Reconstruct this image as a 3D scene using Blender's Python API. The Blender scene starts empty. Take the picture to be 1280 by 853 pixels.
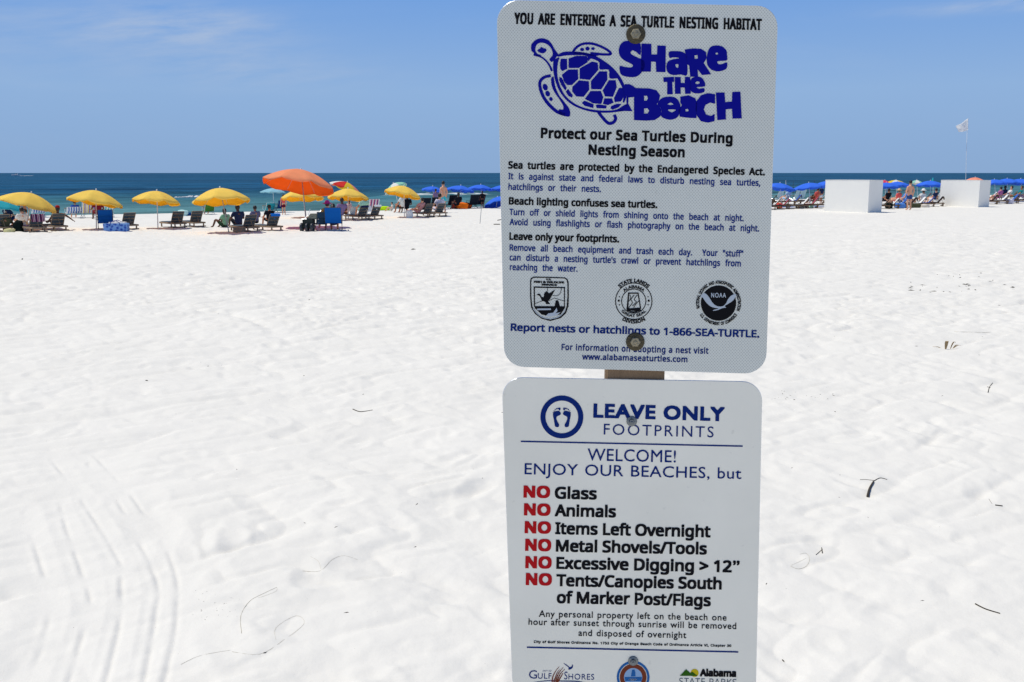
import bpy, bmesh, math, random, os
import numpy as np
from mathutils import Vector, Matrix, Quaternion
from mathutils.geometry import tessellate_polygon

random.seed(7)
SC = bpy.context.scene
COL = SC.collection
R = math.radians
# ------------------------------------------------------------------ camera
F, CX, CY, HORIZON, CAMH = 1200.0, 640.0, 426.5, 216.0, 2.2
PITCH = math.atan((CY - HORIZON) / F)
cam = bpy.data.cameras.new("camera")
cam.sensor_width = 36.0
cam.lens = 36.0 * F / 1280.0
cam.clip_start = 0.05
cam.clip_end = 60000.0
camo = bpy.data.objects.new("camera", cam)
COL.objects.link(camo)
camo.location = (0, 0, CAMH)
camo.rotation_euler = (math.pi / 2 - PITCH, 0, 0)
SC.camera = camo
# ------------------------------------------------------------------ light, sky, exposure
SUN = Vector((-0.42, 0.06, 0.905)).normalized()
SUN_EL = math.asin(SUN.z)
SUN_ROT = math.atan2(SUN.x, SUN.y)
sl = bpy.data.lights.new("sun", 'SUN')
sl.energy = 3.45
sl.angle = R(0.5)
sl.color = (1.0, 0.945, 0.83)
so = bpy.data.objects.new("sun", sl)
so.rotation_euler = SUN.to_track_quat('Z', 'Y').to_euler()
so.location = (0, 0, 30)
COL.objects.link(so)

SC.view_settings.view_transform = 'Standard'
SC.view_settings.look = 'None'
SC.view_settings.gamma = 1.0
SC.view_settings.exposure = 0.0
SC.view_settings.use_curve_mapping = False
SC.cycles.max_bounces = 8
SC.cycles.use_denoising = True


def build_world():
    w = bpy.data.worlds.new("World")
    SC.world = w
    w.use_nodes = True
    nt = w.node_tree
    N, L = nt.nodes, nt.links
    N.clear()

    def n(t, **k):
        x = N.new(t)
        for a, b in k.items():
            setattr(x, a, b)
        return x

    def m(op, a, b=None, c=None, clamp=False):
        x = n('ShaderNodeMath', operation=op, use_clamp=clamp)
        for i, v in enumerate((a, b, c)):
            if v is None:
                continue
            if isinstance(v, (int, float)):
                x.inputs[i].default_value = v
            else:
                L.new(v, x.inputs[i])
        return x.outputs[0]
    sky = n('ShaderNodeTexSky', sky_type='NISHITA')
    sky.sun_disc = False
    sky.sun_elevation = SUN_EL
    sky.sun_rotation = SUN_ROT
    sky.altitude = 0
    sky.air_density = 1.0
    sky.dust_density = 0.25
    sky.ozone_density = 3.0
    geo = n('ShaderNodeTexCoord')
    sep = n('ShaderNodeSeparateXYZ')
    L.new(geo.outputs['Generated'], sep.inputs[0])
    az = m('ARCTAN2', sep.outputs[0], sep.outputs[1])
    el = m('ARCSINE', sep.outputs[2])
    # thin cirrus: stretched noise, thresholded to a few faint wisps
    cv = n('ShaderNodeCombineXYZ')
    L.new(m('MULTIPLY', az, 5.0), cv.inputs[0])
    L.new(m('MULTIPLY', m('ADD', el, m('MULTIPLY', az, 0.04)), 26.0), cv.inputs[1])
    nz = n('ShaderNodeTexNoise')
    nz.inputs['Scale'].default_value = 1.0
    nz.inputs['Detail'].default_value = 6
    nz.inputs['Roughness'].default_value = 0.55
    nz.inputs['Distortion'].default_value = 0.4
    L.new(cv.outputs[0], nz.inputs['Vector'])
    wisp = m('MULTIPLY', m('SUBTRACT', nz.outputs['Fac'], 0.56, clamp=True), 1.6, clamp=True)
    # the faint cloud patch standing over the sea, left of centre

    def patch(a0, e0, sa, se, k):
        da = m('DIVIDE', m('SUBTRACT', az, a0), sa)
        de = m('DIVIDE', m('SUBTRACT', el, e0), se)
        g = m('EXPONENT', m('MULTIPLY', m('ADD', m('MULTIPLY', da, da), m('MULTIPLY', de, de)), -1.0))
        return m('MULTIPLY', g, k)
    nz2 = n('ShaderNodeTexNoise')
    cv2 = n('ShaderNodeCombineXYZ')
    L.new(m('MULTIPLY', az, 14.0), cv2.inputs[0])
    L.new(m('MULTIPLY', m('SUBTRACT', el, m('MULTIPLY', az, 0.12)), 75.0), cv2.inputs[1])
    L.new(cv2.outputs[0], nz2.inputs['Vector'])
    nz2.inputs['Scale'].default_value = 1.0
    nz2.inputs['Detail'].default_value = 7
    nz2.inputs['Roughness'].default_value = 0.6
    br = m('MULTIPLY', m('SUBTRACT', nz2.outputs['Fac'], 0.30, clamp=True), 2.2)
    pts = m('ADD', patch(-0.315, 0.135, 0.085, 0.022, 1.5), patch(-0.25, 0.098, 0.10, 0.016, 0.8))
    pts = m('ADD', pts, patch(-0.47, 0.125, 0.13, 0.035, 0.5))
    pts = m('ADD', pts, patch(0.46, 0.147, 0.09, 0.006, 1.3))
    cl = m('ADD', m('MULTIPLY', wisp, 0.35), m('MULTIPLY', pts, br), clamp=True)
    cl = m('MULTIPLY', cl, m('MULTIPLY', el, 20.0, clamp=True))
    tint = n('ShaderNodeMix', data_type='RGBA', blend_type='MULTIPLY')
    tint.inputs[0].default_value = 1.0
    L.new(sky.outputs[0], tint.inputs[6])
    tint.inputs[7].default_value = SKY_TINT
    # humid sea air: the lowest part of the sky is an even pale blue all round the horizon
    ramp = n('ShaderNodeValToRGB')
    e = ramp.color_ramp.elements
    e[0].position, e[0].color = 0.0, (0.258, 0.402, 0.640, 1)
    e[1].position, e[1].color = 1.0, (0.115, 0.280, 0.690, 1)
    x_ = e.new(0.20)
    x_.color = (0.275, 0.442, 0.712, 1)
    x_ = e.new(0.42)
    x_.color = (0.178, 0.362, 0.735, 1)
    L.new(m('MULTIPLY', el, 2.5, clamp=True), ramp.inputs[0])
    lowc = n('ShaderNodeMix', data_type='RGBA', blend_type='MULTIPLY')
    lowc.inputs[0].default_value = 1.0
    L.new(ramp.outputs[0], lowc.inputs[6])
    lowc.inputs[7].default_value = (1 / 0.075, 1 / 0.075, 1 / 0.075, 1)
    low = n('ShaderNodeMix', data_type='RGBA')
    q_ = m('DIVIDE', m('MAXIMUM', el, 0.0), 0.42)
    L.new(m('EXPONENT', m('MULTIPLY', m('POWER', q_, 4.0), -1.0)), low.inputs[0])
    L.new(tint.outputs[2], low.inputs[6])
    L.new(lowc.outputs[2], low.inputs[7])
    mix = n('ShaderNodeMix', data_type='RGBA')
    L.new(m('MULTIPLY', cl, 0.55, clamp=True), mix.inputs[0])
    L.new(low.outputs[2], mix.inputs[6])
    mix.inputs[7].default_value = CLOUD
    bg = n('ShaderNodeBackground')
    bg.inputs[1].default_value = 0.075
    L.new(mix.outputs[2], bg.inputs[0])
    out = n('ShaderNodeOutputWorld')
    L.new(bg.outputs[0], out.inputs[0])


SKY_TINT = (0.80, 0.90, 1.10, 1)
CLOUD = (6.3, 7.4, 9.3, 1)
build_world()

# ------------------------------------------------------------------ materials
MATS = {}


def mat(name, col, rough=0.6, var=0.06, vscale=8.0, bump=0.0, bscale=40.0, spec=0.5, metal=0.0,
        translucent=0.0, bdist=0.01):
    if name in MATS:
        return MATS[name]
    m = bpy.data.materials.new(name)
    m.use_nodes = True
    nt = m.node_tree
    N, L = nt.nodes, nt.links
    b = N['Principled BSDF']
    tc = N.new('ShaderNodeTexCoord')
    nz = N.new('ShaderNodeTexNoise')
    nz.inputs['Scale'].default_value = vscale
    nz.inputs['Detail'].default_value = 4
    L.new(tc.outputs['Object'], nz.inputs['Vector'])
    mr = N.new('ShaderNodeMapRange')
    mr.inputs[3].default_value = 1 - var
    mr.inputs[4].default_value = 1 + var
    L.new(nz.outputs['Fac'], mr.inputs[0])
    mx = N.new('ShaderNodeVectorMath')
    mx.operation = 'SCALE'
    mx.inputs[0].default_value = col[:3]
    L.new(mr.outputs[0], mx.inputs['Scale'])
    L.new(mx.outputs[0], b.inputs['Base Color'])
    b.inputs['Roughness'].default_value = rough
    b.inputs['Metallic'].default_value = metal
    b.inputs['Specular IOR Level'].default_value = spec
    if bump > 0:
        n2 = N.new('ShaderNodeTexNoise')
        n2.inputs['Scale'].default_value = bscale
        n2.inputs['Detail'].default_value = 3
        L.new(tc.outputs['Object'], n2.inputs['Vector'])
        bp = N.new('ShaderNodeBump')
        bp.inputs['Strength'].default_value = bump
        bp.inputs['Distance'].default_value = bdist
        L.new(n2.outputs['Fac'], bp.inputs['Height'])
        L.new(bp.outputs[0], b.inputs['Normal'])
    if translucent > 0:
        tr = N.new('ShaderNodeBsdfTranslucent')
        L.new(mx.outputs[0], tr.inputs[0])
        ms = N.new('ShaderNodeMixShader')
        ms.inputs[0].default_value = translucent
        L.new(b.outputs[0], ms.inputs[1])
        L.new(tr.outputs[0], ms.inputs[2])
        L.new(ms.outputs[0], N['Material Output'].inputs[0])
    MATS[name] = m
    return m


def s2l(r, g, b):
    return tuple(((c / 255) / 12.92 if c <= 10 else (((c / 255) + 0.055) / 1.055) ** 2.4) for c in (r, g, b))


# ------------------------------------------------------------------ mesh helpers
class MB:
    def __init__(self):
        self.v, self.f, self.mi = [], [], []

    def add(self, verts, faces, mi=0):
        o = len(self.v)
        self.v += [tuple(p) for p in verts]
        for f in faces:
            self.f.append(tuple(i + o for i in f))
            self.mi.append(mi)
        return self

    def box(self, c, s, rot=None, mi=0, taper=1.0):
        vs = []
        for z in (-1, 1):
            k = taper if z > 0 else 1.0
            for x, y in ((-1, -1), (1, -1), (1, 1), (-1, 1)):
                p = Vector((x * s[0] / 2 * k, y * s[1] / 2 * k, z * s[2] / 2))
                if rot is not None:
                    p = rot @ p
                vs.append(p + Vector(c))
        return self.add(vs, [(3, 2, 1, 0), (4, 5, 6, 7), (0, 1, 5, 4), (1, 2, 6, 5), (2, 3, 7, 6), (3, 0, 4, 7)], mi)

    def tube(self, pts, rad, seg=8, mi=0, cap=True):
        pts = [Vector(p) for p in pts]
        if isinstance(rad, (int, float)):
            rad = [rad] * len(pts)
        vs = []
        up = None
        for i, p in enumerate(pts):
            t = (pts[min(i + 1, len(pts) - 1)] - pts[max(i - 1, 0)]).normalized()
            if up is None:
                up = t.orthogonal().normalized()
            u = (up - t * up.dot(t))
            u = u.normalized() if u.length > 1e-6 else t.orthogonal().normalized()
            up = u
            w = t.cross(u)
            for k in range(seg):
                a = 2 * math.pi * k / seg
                vs.append(p + (u * math.cos(a) + w * math.sin(a)) * rad[i])
        fs = []
        for i in range(len(pts) - 1):
            for k in range(seg):
                a, b = i * seg + k, i * seg + (k + 1) % seg
                fs.append((a, b, b + seg, a + seg))
        if cap:
            fs.append(tuple(reversed(range(seg))))
            fs.append(tuple((len(pts) - 1) * seg + k for k in range(seg)))
        return self.add(vs, fs, mi)

    def lathe(self, prof, c=(0, 0, 0), seg=16, mi=0, rot=None):
        vs, fs = [], []
        for r, z in prof:
            for k in range(seg):
                a = 2 * math.pi * k / seg
                p = Vector((r * math.cos(a), r * math.sin(a), z))
                if rot is not None:
                    p = rot @ p
                vs.append(p + Vector(c))
        for i in range(len(prof) - 1):
            for k in range(seg):
                a, b = i * seg + k, i * seg + (k + 1) % seg
                fs.append((a, b, b + seg, a + seg))
        return self.add(vs, fs, mi)

    def strip(self, prof, x0, x1, th=0.012, mi=0):
        """a sheet of given thickness: profile in (y, z), swept along x"""
        n = len(prof)
        vs = []
        for x in (x0, x1):
            for i, (y, z) in enumerate(prof):
                a = prof[max(i - 1, 0)]
                b = prof[min(i + 1, n - 1)]
                t = Vector((b[0] - a[0], b[1] - a[1])).normalized()
                nn = Vector((-t.y, t.x)) * th / 2
                vs.append((x, y + nn.x, z + nn.y))
                vs.append((x, y - nn.x, z - nn.y))
        fs = []
        for i in range(n - 1):
            a = 2 * i
            b = 2 * n + a
            fs += [(a, a + 2, b + 2, b), (a + 1, b + 1, b + 3, a + 3), (a, a + 1, a + 3, a + 2),
                   (b, b + 2, b + 3, b + 1)]
        fs += [(0, 2 * n, 2 * n + 1, 1), (2 * n - 2, 2 * n - 1, 4 * n - 1, 4 * n - 2)]
        return self.add(vs, fs, mi)

    def mesh(self, name, smooth=False):
        me = bpy.data.meshes.new(name)
        me.from_pydata(self.v, [], self.f)
        if any(self.mi):
            me.polygons.foreach_set('material_index', self.mi)
        if smooth:
            me.polygons.foreach_set('use_smooth', [True] * len(me.polygons))
        me.update()
        return me


def link(name, me, mats, parent=None, loc=(0, 0, 0), rot=(0, 0, 0)):
    o = bpy.data.objects.new(name, me)
    COL.objects.link(o)
    if mats is not None and me is not None:
        for m in (mats if isinstance(mats, (list, tuple)) else [mats]):
            me.materials.append(m)
    o.parent = parent
    if parent is not None:
        KIDS.setdefault(parent.name, []).append(o)
    o.location = loc
    o.rotation_euler = rot
    return o


def obj(name, mb, mats, parent=None, smooth=False, loc=(0, 0, 0), rot=(0, 0, 0)):
    me = mb.mesh(name, smooth)
    return link(name, me, mats, parent, loc, rot)


def tag(o, label=None, cat=None, group=None, kind=None):
    if label:
        o['label'] = label
    if cat:
        o['category'] = cat
    if group:
        o['group'] = group
    if kind:
        o['kind'] = kind
    return o


def thing(name, label, cat, loc, rz=0.0, group=None):
    o = bpy.data.objects.new(name, None)
    o.empty_display_size = 0.2
    COL.objects.link(o)
    o.location = loc
    o.rotation_euler = (0, 0, rz)
    return tag(o, label, cat, group)


KIDS = {}


def copy_tree(o, parent=None, **kw):
    c = o.copy()
    COL.objects.link(c)
    c.parent = parent
    if parent is not None:
        KIDS.setdefault(parent.name, []).append(c)
    for ch in KIDS.get(o.name, []):
        copy_tree(ch, c)
    return c


# ------------------------------------------------------------------ terrain function
def smooth(a, b, x):
    t = np.clip((x - a) / (b - a), 0, 1)
    return t * t * (3 - 2 * t)


_rng = np.random.RandomState(3)
_tab = _rng.rand(256, 256)


def vnoise(x, y, seed=0):
    x = x + seed * 17.31
    y = y + seed * 9.77
    xi = np.floor(x).astype(int)
    yi = np.floor(y).astype(int)
    fx, fy = x - xi, y - yi
    fx = fx * fx * fx * (fx * (fx * 6 - 15) + 10)
    fy = fy * fy * fy * (fy * (fy * 6 - 15) + 10)
    a = _tab[xi & 255, yi & 255]
    b = _tab[(xi + 1) & 255, yi & 255]
    c = _tab[xi & 255, (yi + 1) & 255]
    d = _tab[(xi + 1) & 255, (yi + 1) & 255]
    return (a * (1 - fx) + b * fx) * (1 - fy) + (c * (1 - fx) + d * fx) * fy - 0.5


def shore(x, y):
    """metres seaward of the berm crest (negative inland)"""
    return (x + 7.0) * -0.542 + (y - 60.0) * 0.840


def base_z(x, y):
    x = np.asarray(x, float)
    y = np.asarray(y, float)
    n = shore(x, y) + 1.5 * vnoise(x / 9, y / 9, 4)
    z = 0.10 * vnoise(x / 7.0, y / 7.0, 1) + 0.03 * vnoise(x / 2.3, y / 2.3, 2)
    z = z - 1.3 * smooth(0, 12, n) - 6.0 * smooth(12, 300, n)
    return z


def gz(x, y):
    return float(base_z(np.array([x]), np.array([y]))[0])


def ray(px, py):
    u, v = (px - CX) / F, (CY - py) / F
    c, s = math.cos(PITCH), math.sin(PITCH)
    return Vector((u, c + v * s, -s + v * c))


def ground(px, py):
    """the point of the sand seen at a photo position"""
    d = ray(px, py)
    t = CAMH / -d.z
    for _ in range(30):
        p = d * t
        t += 0.7 * ((CAMH - gz(p.x, p.y)) / -d.z - t)
    p = d * t
    return Vector((p.x, p.y, gz(p.x, p.y)))


def atY(px, py, Y):
    d = ray(px, py)
    return Vector((0, 0, CAMH)) + d * (Y / d.y)


# ------------------------------------------------------------------ sand
def track_mask(x, y):
    paths = [[(84, 600), (77, 635), (107, 725), (112, 760), (85, 853), (60, 930)],
             [(60, 570), (85, 600), (145, 690), (152, 725), (150, 780), (132, 853), (112, 930)],
             [(110, 580), (150, 630), (195, 720), (195, 770), (180, 853), (160, 930)],
             [(30, 640), (62, 740), (55, 800), (34, 853), (15, 930)],
             [(118, 570), (165, 620), (215, 700), (222, 770), (205, 853)]]
    dz = np.zeros_like(x)
    mk = np.zeros_like(x)
    sel = (y < 12) & (x < 0.5) & (x > -7) & (y > 2)
    xs, ys = x[sel], y[sel]
    for P in paths:
        Q = []
        for a in P:
            d = ray(*a)
            Q.append(d * (CAMH / -d.z))
        # smooth the path
        T = []
        for i in range(len(Q) - 1):
            p0, p1, p2, p3 = Q[max(i - 1, 0)], Q[i], Q[i + 1], Q[min(i + 2, len(Q) - 1)]
            for k in range(6):
                t = k / 6
                T.append(0.5 * ((2 * p1) + (p2 - p0) * t + (2 * p0 - 5 * p1 + 4 * p2 - p3) * t * t + (-p0 + 3 * p1 - 3 * p2 + p3) * t ** 3))
        T.append(Q[-1])
        best = np.full(xs.shape, 9.0)
        side = np.zeros(xs.shape)
        for a, b in zip(T[:-1], T[1:]):
            dx, dy = b.x - a.x, b.y - a.y
            l2 = dx * dx + dy * dy + 1e-9
            t = np.clip(((xs - a.x) * dx + (ys - a.y) * dy) / l2, 0, 1)
            ex, ey = xs - a.x - t * dx, ys - a.y - t * dy
            dd = np.sqrt(ex * ex + ey * ey)
            s = np.sign(ex * dy - ey * dx)
            m = dd < best
            best[m] = dd[m]
            side[m] = s[m]
        brk = smooth(-0.30, 0.20, vnoise(xs * 3.1, ys * 3.1, 31) + 0.5 * vnoise(xs * 6, ys * 6, 33))
        dz[sel] += brk * (-0.006 * np.exp(-(best / 0.015) ** 2) + 0.004 * np.exp(-((best - 0.030) / 0.018) ** 2) * (side > 0))
        mk[sel] = np.maximum(mk[sel], np.exp(-(best / 0.16) ** 2))
    return dz, mk


def dents(x, y, cell, rad, seed, depth):
    out = np.zeros_like(x)
    xi = np.floor(x / cell).astype(int)
    yi = np.floor(y / cell).astype(int)
    for ox in (-1, 0, 1):
        for oy in (-1, 0, 1):
            cx, cy = (xi + ox), (yi + oy)
            h1 = _tab[(cx + seed) & 255, (cy + 3 * seed) & 255]
            h2 = _tab[(cx * 3 + 7 + seed) & 255, (cy * 5 + 11) & 255]
            h3 = _tab[(cx * 7 + 29) & 255, (cy * 3 + 5 + seed) & 255]
            h4 = _tab[(cx * 5 + 13) & 255, (cy * 7 + 17 + seed) & 255]
            px, py = (cx + h1) * cell, (cy + h2) * cell
            a = h3 * 6.283
            dx, dy = x - px, y - py
            u = dx * np.cos(a) + dy * np.sin(a)
            v = -dx * np.sin(a) + dy * np.cos(a)
            r = np.sqrt((u / (rad * 1.5)) ** 2 + (v / (rad * 0.75)) ** 2)
            k = depth * (0.3 + h4)
            out += k * (-np.exp(-(r ** 2) * 1.8) + 0.45 * np.exp(-((r - 1.25) / 0.35) ** 2))
    return out


def sand_detail(x, y):
    r = np.hypot(x, y)
    tz, mk = track_mask(x, y)
    wx = x + 0.25 * vnoise(x * 1.1, y * 1.1, 8)
    wy = y + 0.25 * vnoise(x * 1.1, y * 1.1, 9)
    z = dents(wx, wy, 0.50, 0.13, 5, 0.015) + dents(wx, wy, 0.33, 0.085, 23, 0.010)
    # puffy trampled lumps with creased hollows between them, drawn out on the diagonal
    u, v = wx * 0.82 + wy * 0.57, -wx * 0.57 + wy * 0.82
    def bil(a, b, k):
        return np.minimum(np.abs(vnoise(a, b, k)) * 4, 1.0)
    z += 0.034 * bil(u * 1.25, v * 2.1, 12) + 0.020 * bil(u * 2.6, v * 4.2, 14) + 0.006 * bil(u * 5.2 + v, v * 7.0, 17)
    z += 0.007 * vnoise(x * 9, y * 9, 15) + 0.004 * vnoise(x * 21, y * 21, 16)
    calm = 0.62 + 0.38 * smooth(-0.25, 0.15, vnoise(x / 3.5, y / 3.5, 19))
    z = z * calm * (0.72 + 0.28 * smooth(4.5, 12, r)) * (1 - 0.6 * np.clip(mk, 0, 1)) + tz
    return z * (0.12 + 0.88 * (1 - smooth(30, 75, r)))


def polar_sheet(name, radii, angs, zfun, closed):
    A, B = len(radii), len(angs)
    rr, aa = np.meshgrid(radii, angs, indexing='ij')
    x = (rr * np.sin(aa)).ravel()
    y = (rr * np.cos(aa)).ravel()
    z = zfun(x, y)
    co = np.stack([x, y, z], 1).astype(np.float32)
    i = np.arange(A - 1)[:, None]
    j = np.arange(B if closed else B - 1)[None, :]
    j2 = (j + 1) % B
    q = np.stack([i * B + j, i * B + j2, (i + 1) * B + j2, (i + 1) * B + j], -1).reshape(-1, 4)
    q = q[:, ::-1]
    me = bpy.data.meshes.new(name)
    me.vertices.add(len(co))
    me.vertices.foreach_set('co', co.ravel())
    nf = len(q)
    me.loops.add(nf * 4)
    me.loops.foreach_set('vertex_index', q.ravel().astype(np.int32))
    me.polygons.add(nf)
    me.polygons.foreach_set('loop_start', np.arange(0, nf * 4, 4, dtype=np.int32))
    me.polygons.foreach_set('loop_total', np.full(nf, 4, dtype=np.int32))
    me.polygons.foreach_set('use_smooth', np.ones(nf, dtype=bool))
    me.update(calc_edges=True)
    return me


def build_sand():
    front = np.radians(np.linspace(-34, 34, 760))
    back = np.radians(np.linspace(34, 326, 90)[1:-1])
    angs = np.concatenate([front, back])
    r1 = np.geomspace(0.05, 3.2, 24)[:-1]
    r2 = np.geomspace(3.2, 70, 760)
    r3 = np.geomspace(70, 2500, 60)[1:]
    me = polar_sheet('sand', np.concatenate([r1, r2, r3]), angs, lambda x, y: base_z(x, y) + sand_detail(x, y), True)
    m = bpy.data.materials.new('white_quartz_sand')
    m.use_nodes = True
    nt = m.node_tree
    N, L = nt.nodes, nt.links
    b = N['Principled BSDF']
    tc = N.new('ShaderNodeTexCoord')
    big = N.new('ShaderNodeTexNoise')
    big.inputs['Scale'].default_value = 0.9
    big.inputs['Detail'].default_value = 5
    L.new(tc.outputs['Object'], big.inputs['Vector'])
    cr = N.new('ShaderNodeValToRGB')
    cr.color_ramp.elements[0].position = 0.3
    cr.color_ramp.elements[0].color = (0.782, 0.762, 0.703, 1)
    cr.color_ramp.elements[1].position = 0.7
    cr.color_ramp.elements[1].color = (0.818, 0.797, 0.736, 1)
    L.new(big.outputs['Fac'], cr.inputs[0])
    sp = N.new('ShaderNodeTexNoise')
    sp.inputs['Scale'].default_value = 260
    sp.inputs['Detail'].default_value = 2
    L.new(tc.outputs['Object'], sp.inputs['Vector'])
    mr = N.new('ShaderNodeMapRange')
    mr.inputs[1].default_value = 0.3
    mr.inputs[2].default_value = 0.42
    mr.inputs[3].default_value = 0.93
    mr.inputs[4].default_value = 1.0
    L.new(sp.outputs['Fac'], mr.inputs[0])
    mx = N.new('ShaderNodeVectorMath')
    mx.operation = 'SCALE'
    L.new(cr.outputs[0], mx.inputs[0])
    L.new(mr.outputs[0], mx.inputs['Scale'])
    L.new(mx.outputs[0], b.inputs['Base Color'])
    b.inputs['Roughness'].default_value = 1.0
    b.inputs['Specular IOR Level'].default_value = 0.1
    f = N.new('ShaderNodeTexNoise')
    f.inputs['Scale'].default_value = 18
    f.inputs['Detail'].default_value = 6
    f.inputs['Roughness'].default_value = 0.6
    L.new(tc.outputs['Object'], f.inputs['Vector'])
    bp = N.new('ShaderNodeBump')
    bp.inputs['Strength'].default_value = 0.22
    bp.inputs['Distance'].default_value = 0.02
    L.new(f.outputs['Fac'], bp.inputs['Height'])
    L.new(bp.outputs[0], b.inputs['Normal'])
    return tag(link('sand', me, m), kind='structure')


# ------------------------------------------------------------------ sea
SEA_Z = -0.75


def sea_z(x, y):
    r = np.hypot(x, y)
    n = shore(x, y)
    s = x * 0.84 + y * 0.542
    ph = n + 6 * vnoise(s / 22, n / 16, 21)
    fade = 1 - smooth(150, 420, r)
    w = 0.075 * np.sin(ph * 2 * math.pi / 8.5) + 0.05 * np.sin((ph + 0.12 * s) * 2 * math.pi / 4.7)
    w *= (0.6 + 1.6 * vnoise(s / 12, n / 9, 22) + 0.4)
    chop = 0.10 * vnoise(s / 2.2, n / 0.9, 24) + 0.05 * vnoise(s / 1.1, n / 0.5, 26) * (1 - smooth(70, 130, r))
    br = 0.42 * np.exp(-((n - 52 - 5 * vnoise(s / 14, s / 31, 25)) / 1.6) ** 2) * smooth(0.0, 0.35, vnoise(s / 16, n * 0 + 3.3, 27))
    z = SEA_Z + (w + chop) * fade + br
    return np.where(r > 1500, SEA_Z - (r - 1500) ** 2 / 1.27e7 * 0.15, z)


def build_sea():
    angs = np.radians(np.linspace(-62, 62, 620))
    rad = np.concatenate([np.geomspace(30, 450, 430), np.geomspace(450, 28000, 90)[1:]])
    me = polar_sheet('sea', rad, angs, sea_z, False)
    m = bpy.data.materials.new('gulf_water')
    m.use_nodes = True
    nt = m.node_tree
    N, L = nt.nodes, nt.links
    b = N['Principled BSDF']
    tc = N.new('ShaderNodeTexCoord')
    mp = N.new('ShaderNodeMapping')
    mp.vector_type = 'POINT'
    mp.inputs['Rotation'].default_value = (0, 0, -math.atan2(0.542, 0.84))
    L.new(tc.outputs['Object'], mp.inputs['Vector'])

    def noise(scale, sx, sy, detail=4, rough=0.55):
        m2 = N.new('ShaderNodeVectorMath')
        m2.operation = 'MULTIPLY'
        L.new(mp.outputs[0], m2.inputs[0])
        m2.inputs[1].default_value = (sx, sy, 1)
        z = N.new('ShaderNodeTexNoise')
        z.inputs['Scale'].default_value = scale
        z.inputs['Detail'].default_value = detail
        z.inputs['Roughness'].default_value = rough
        L.new(m2.outputs[0], z.inputs['Vector'])
        return z.outputs['Fac']

    def mm(op, a, bb, clamp=False):
        x = N.new('ShaderNodeMath')
        x.operation = op
        x.use_clamp = clamp
        for i, v in enumerate((a, bb)):
            if isinstance(v, (int, float)):
                x.inputs[i].default_value = v
            else:
                L.new(v, x.inputs[i])
        return x.outputs[0]
    sp = N.new('ShaderNodeSeparateXYZ')
    L.new(mp.outputs[0], sp.inputs[0])
    # rotated y of the crest point
    off = 7.0 * 0.542 + -0.840 * 60.0
    nn = mm('ADD', sp.outputs[1], off)
    wob = mm('MULTIPLY', mm('SUBTRACT', noise(0.012, 0.35, 1.0), 0.5), 70.0)
    nn = mm('ADD', nn, mm('MULTIPLY', wob, mm('MULTIPLY', nn, 0.01, True)))
    t = mm('DIVIDE', mm('LOGARITHM', mm('MAXIMUM', mm('ADD', nn, 12.0), 12.0), 10.0), 4.0)
    cr = N.new('ShaderNodeValToRGB')
    E = cr.color_ramp
    stops = [(0.27, SEA[0]), (0.41, SEA[1]), (0.47, SEA[2]), (0.53, SEA[3]), (0.80, SEA[4])]
    E.elements[0].position, E.elements[0].color = stops[0][0], stops[0][1] + (1,)
    E.elements[1].position, E.elements[1].color = stops[-1][0], stops[-1][1] + (1,)
    for p, c in stops[1:-1]:
        e = E.elements.new(p)
        e.color = c + (1,)
    L.new(t, cr.inputs[0])
    streak = mm('ADD', noise(0.25, 0.18, 1.0, 5, 0.65), mm('MULTIPLY', noise(0.03, 0.2, 1.0, 4), 1.0))
    mr = N.new('ShaderNodeMapRange')
    mr.inputs[1].default_value = 0.75
    mr.inputs[2].default_value = 1.25
    mr.inputs[3].default_value = 0.42
    mr.inputs[4].default_value = 1.70
    L.new(streak, mr.inputs[0])
    sc = N.new('ShaderNodeVectorMath')
    sc.operation = 'SCALE'
    L.new(cr.outputs[0], sc.inputs[0])
    L.new(mr.outputs[0], sc.inputs['Scale'])
    # whitecaps and foam on raised crests
    sz = N.new('ShaderNodeSeparateXYZ')
    L.new(tc.outputs['Object'], sz.inputs[0])
    hi = mm('MULTIPLY', mm('SUBTRACT', mm('SUBTRACT', sz.outputs[2], SEA_Z), 0.20), 6.0, True)
    fn = mm('MULTIPLY', mm('SUBTRACT', noise(1.4, 0.5, 1.0, 5, 0.7), 0.42), 8.0, True)
    foam = mm('MULTIPLY', hi, fn)
    cap = mm('MULTIPLY', mm('SUBTRACT', noise(0.5, 0.3, 1.0, 6, 0.7), 0.735), 18.0, True)
    fo = mm('MAXIMUM', foam, mm('MULTIPLY', cap, 0.6), True)
    mx = N.new('ShaderNodeMix')
    mx.data_type = 'RGBA'
    L.new(fo, mx.inputs[0])
    L.new(sc.outputs[0], mx.inputs[6])
    mx.inputs[7].default_value = (0.75, 0.78, 0.78, 1)
    L.new(mx.outputs[2], b.inputs['Base Color'])
    b.inputs['Roughness'].default_value = 0.32
    b.inputs['IOR'].default_value = 1.33
    b.inputs['Specular IOR Level'].default_value = 0.10
    bp = N.new('ShaderNodeBump')
    bp.inputs['Strength'].default_value = 0.9
    bp.inputs['Distance'].default_value = 0.35
    L.new(mm('ADD', noise(0.9, 0.45, 1.0, 5, 0.65), mm('MULTIPLY', noise(0.12, 0.4, 1.0, 3), 2.0)), bp.inputs['Height'])
    L.new(bp.outputs[0], b.inputs['Normal'])
    df = N.new('ShaderNodeBsdfDiffuse')
    L.new(mx.outputs[2], df.inputs[0])
    L.new(bp.outputs[0], df.inputs['Normal'])
    ms = N.new('ShaderNodeMixShader')
    ms.inputs[0].default_value = 0.60
    L.new(b.outputs[0], ms.inputs[1])
    L.new(df.outputs[0], ms.inputs[2])
    L.new(ms.outputs[0], N['Material Output'].inputs[0])
    tag(link('sea', me, m), kind='structure')


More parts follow.
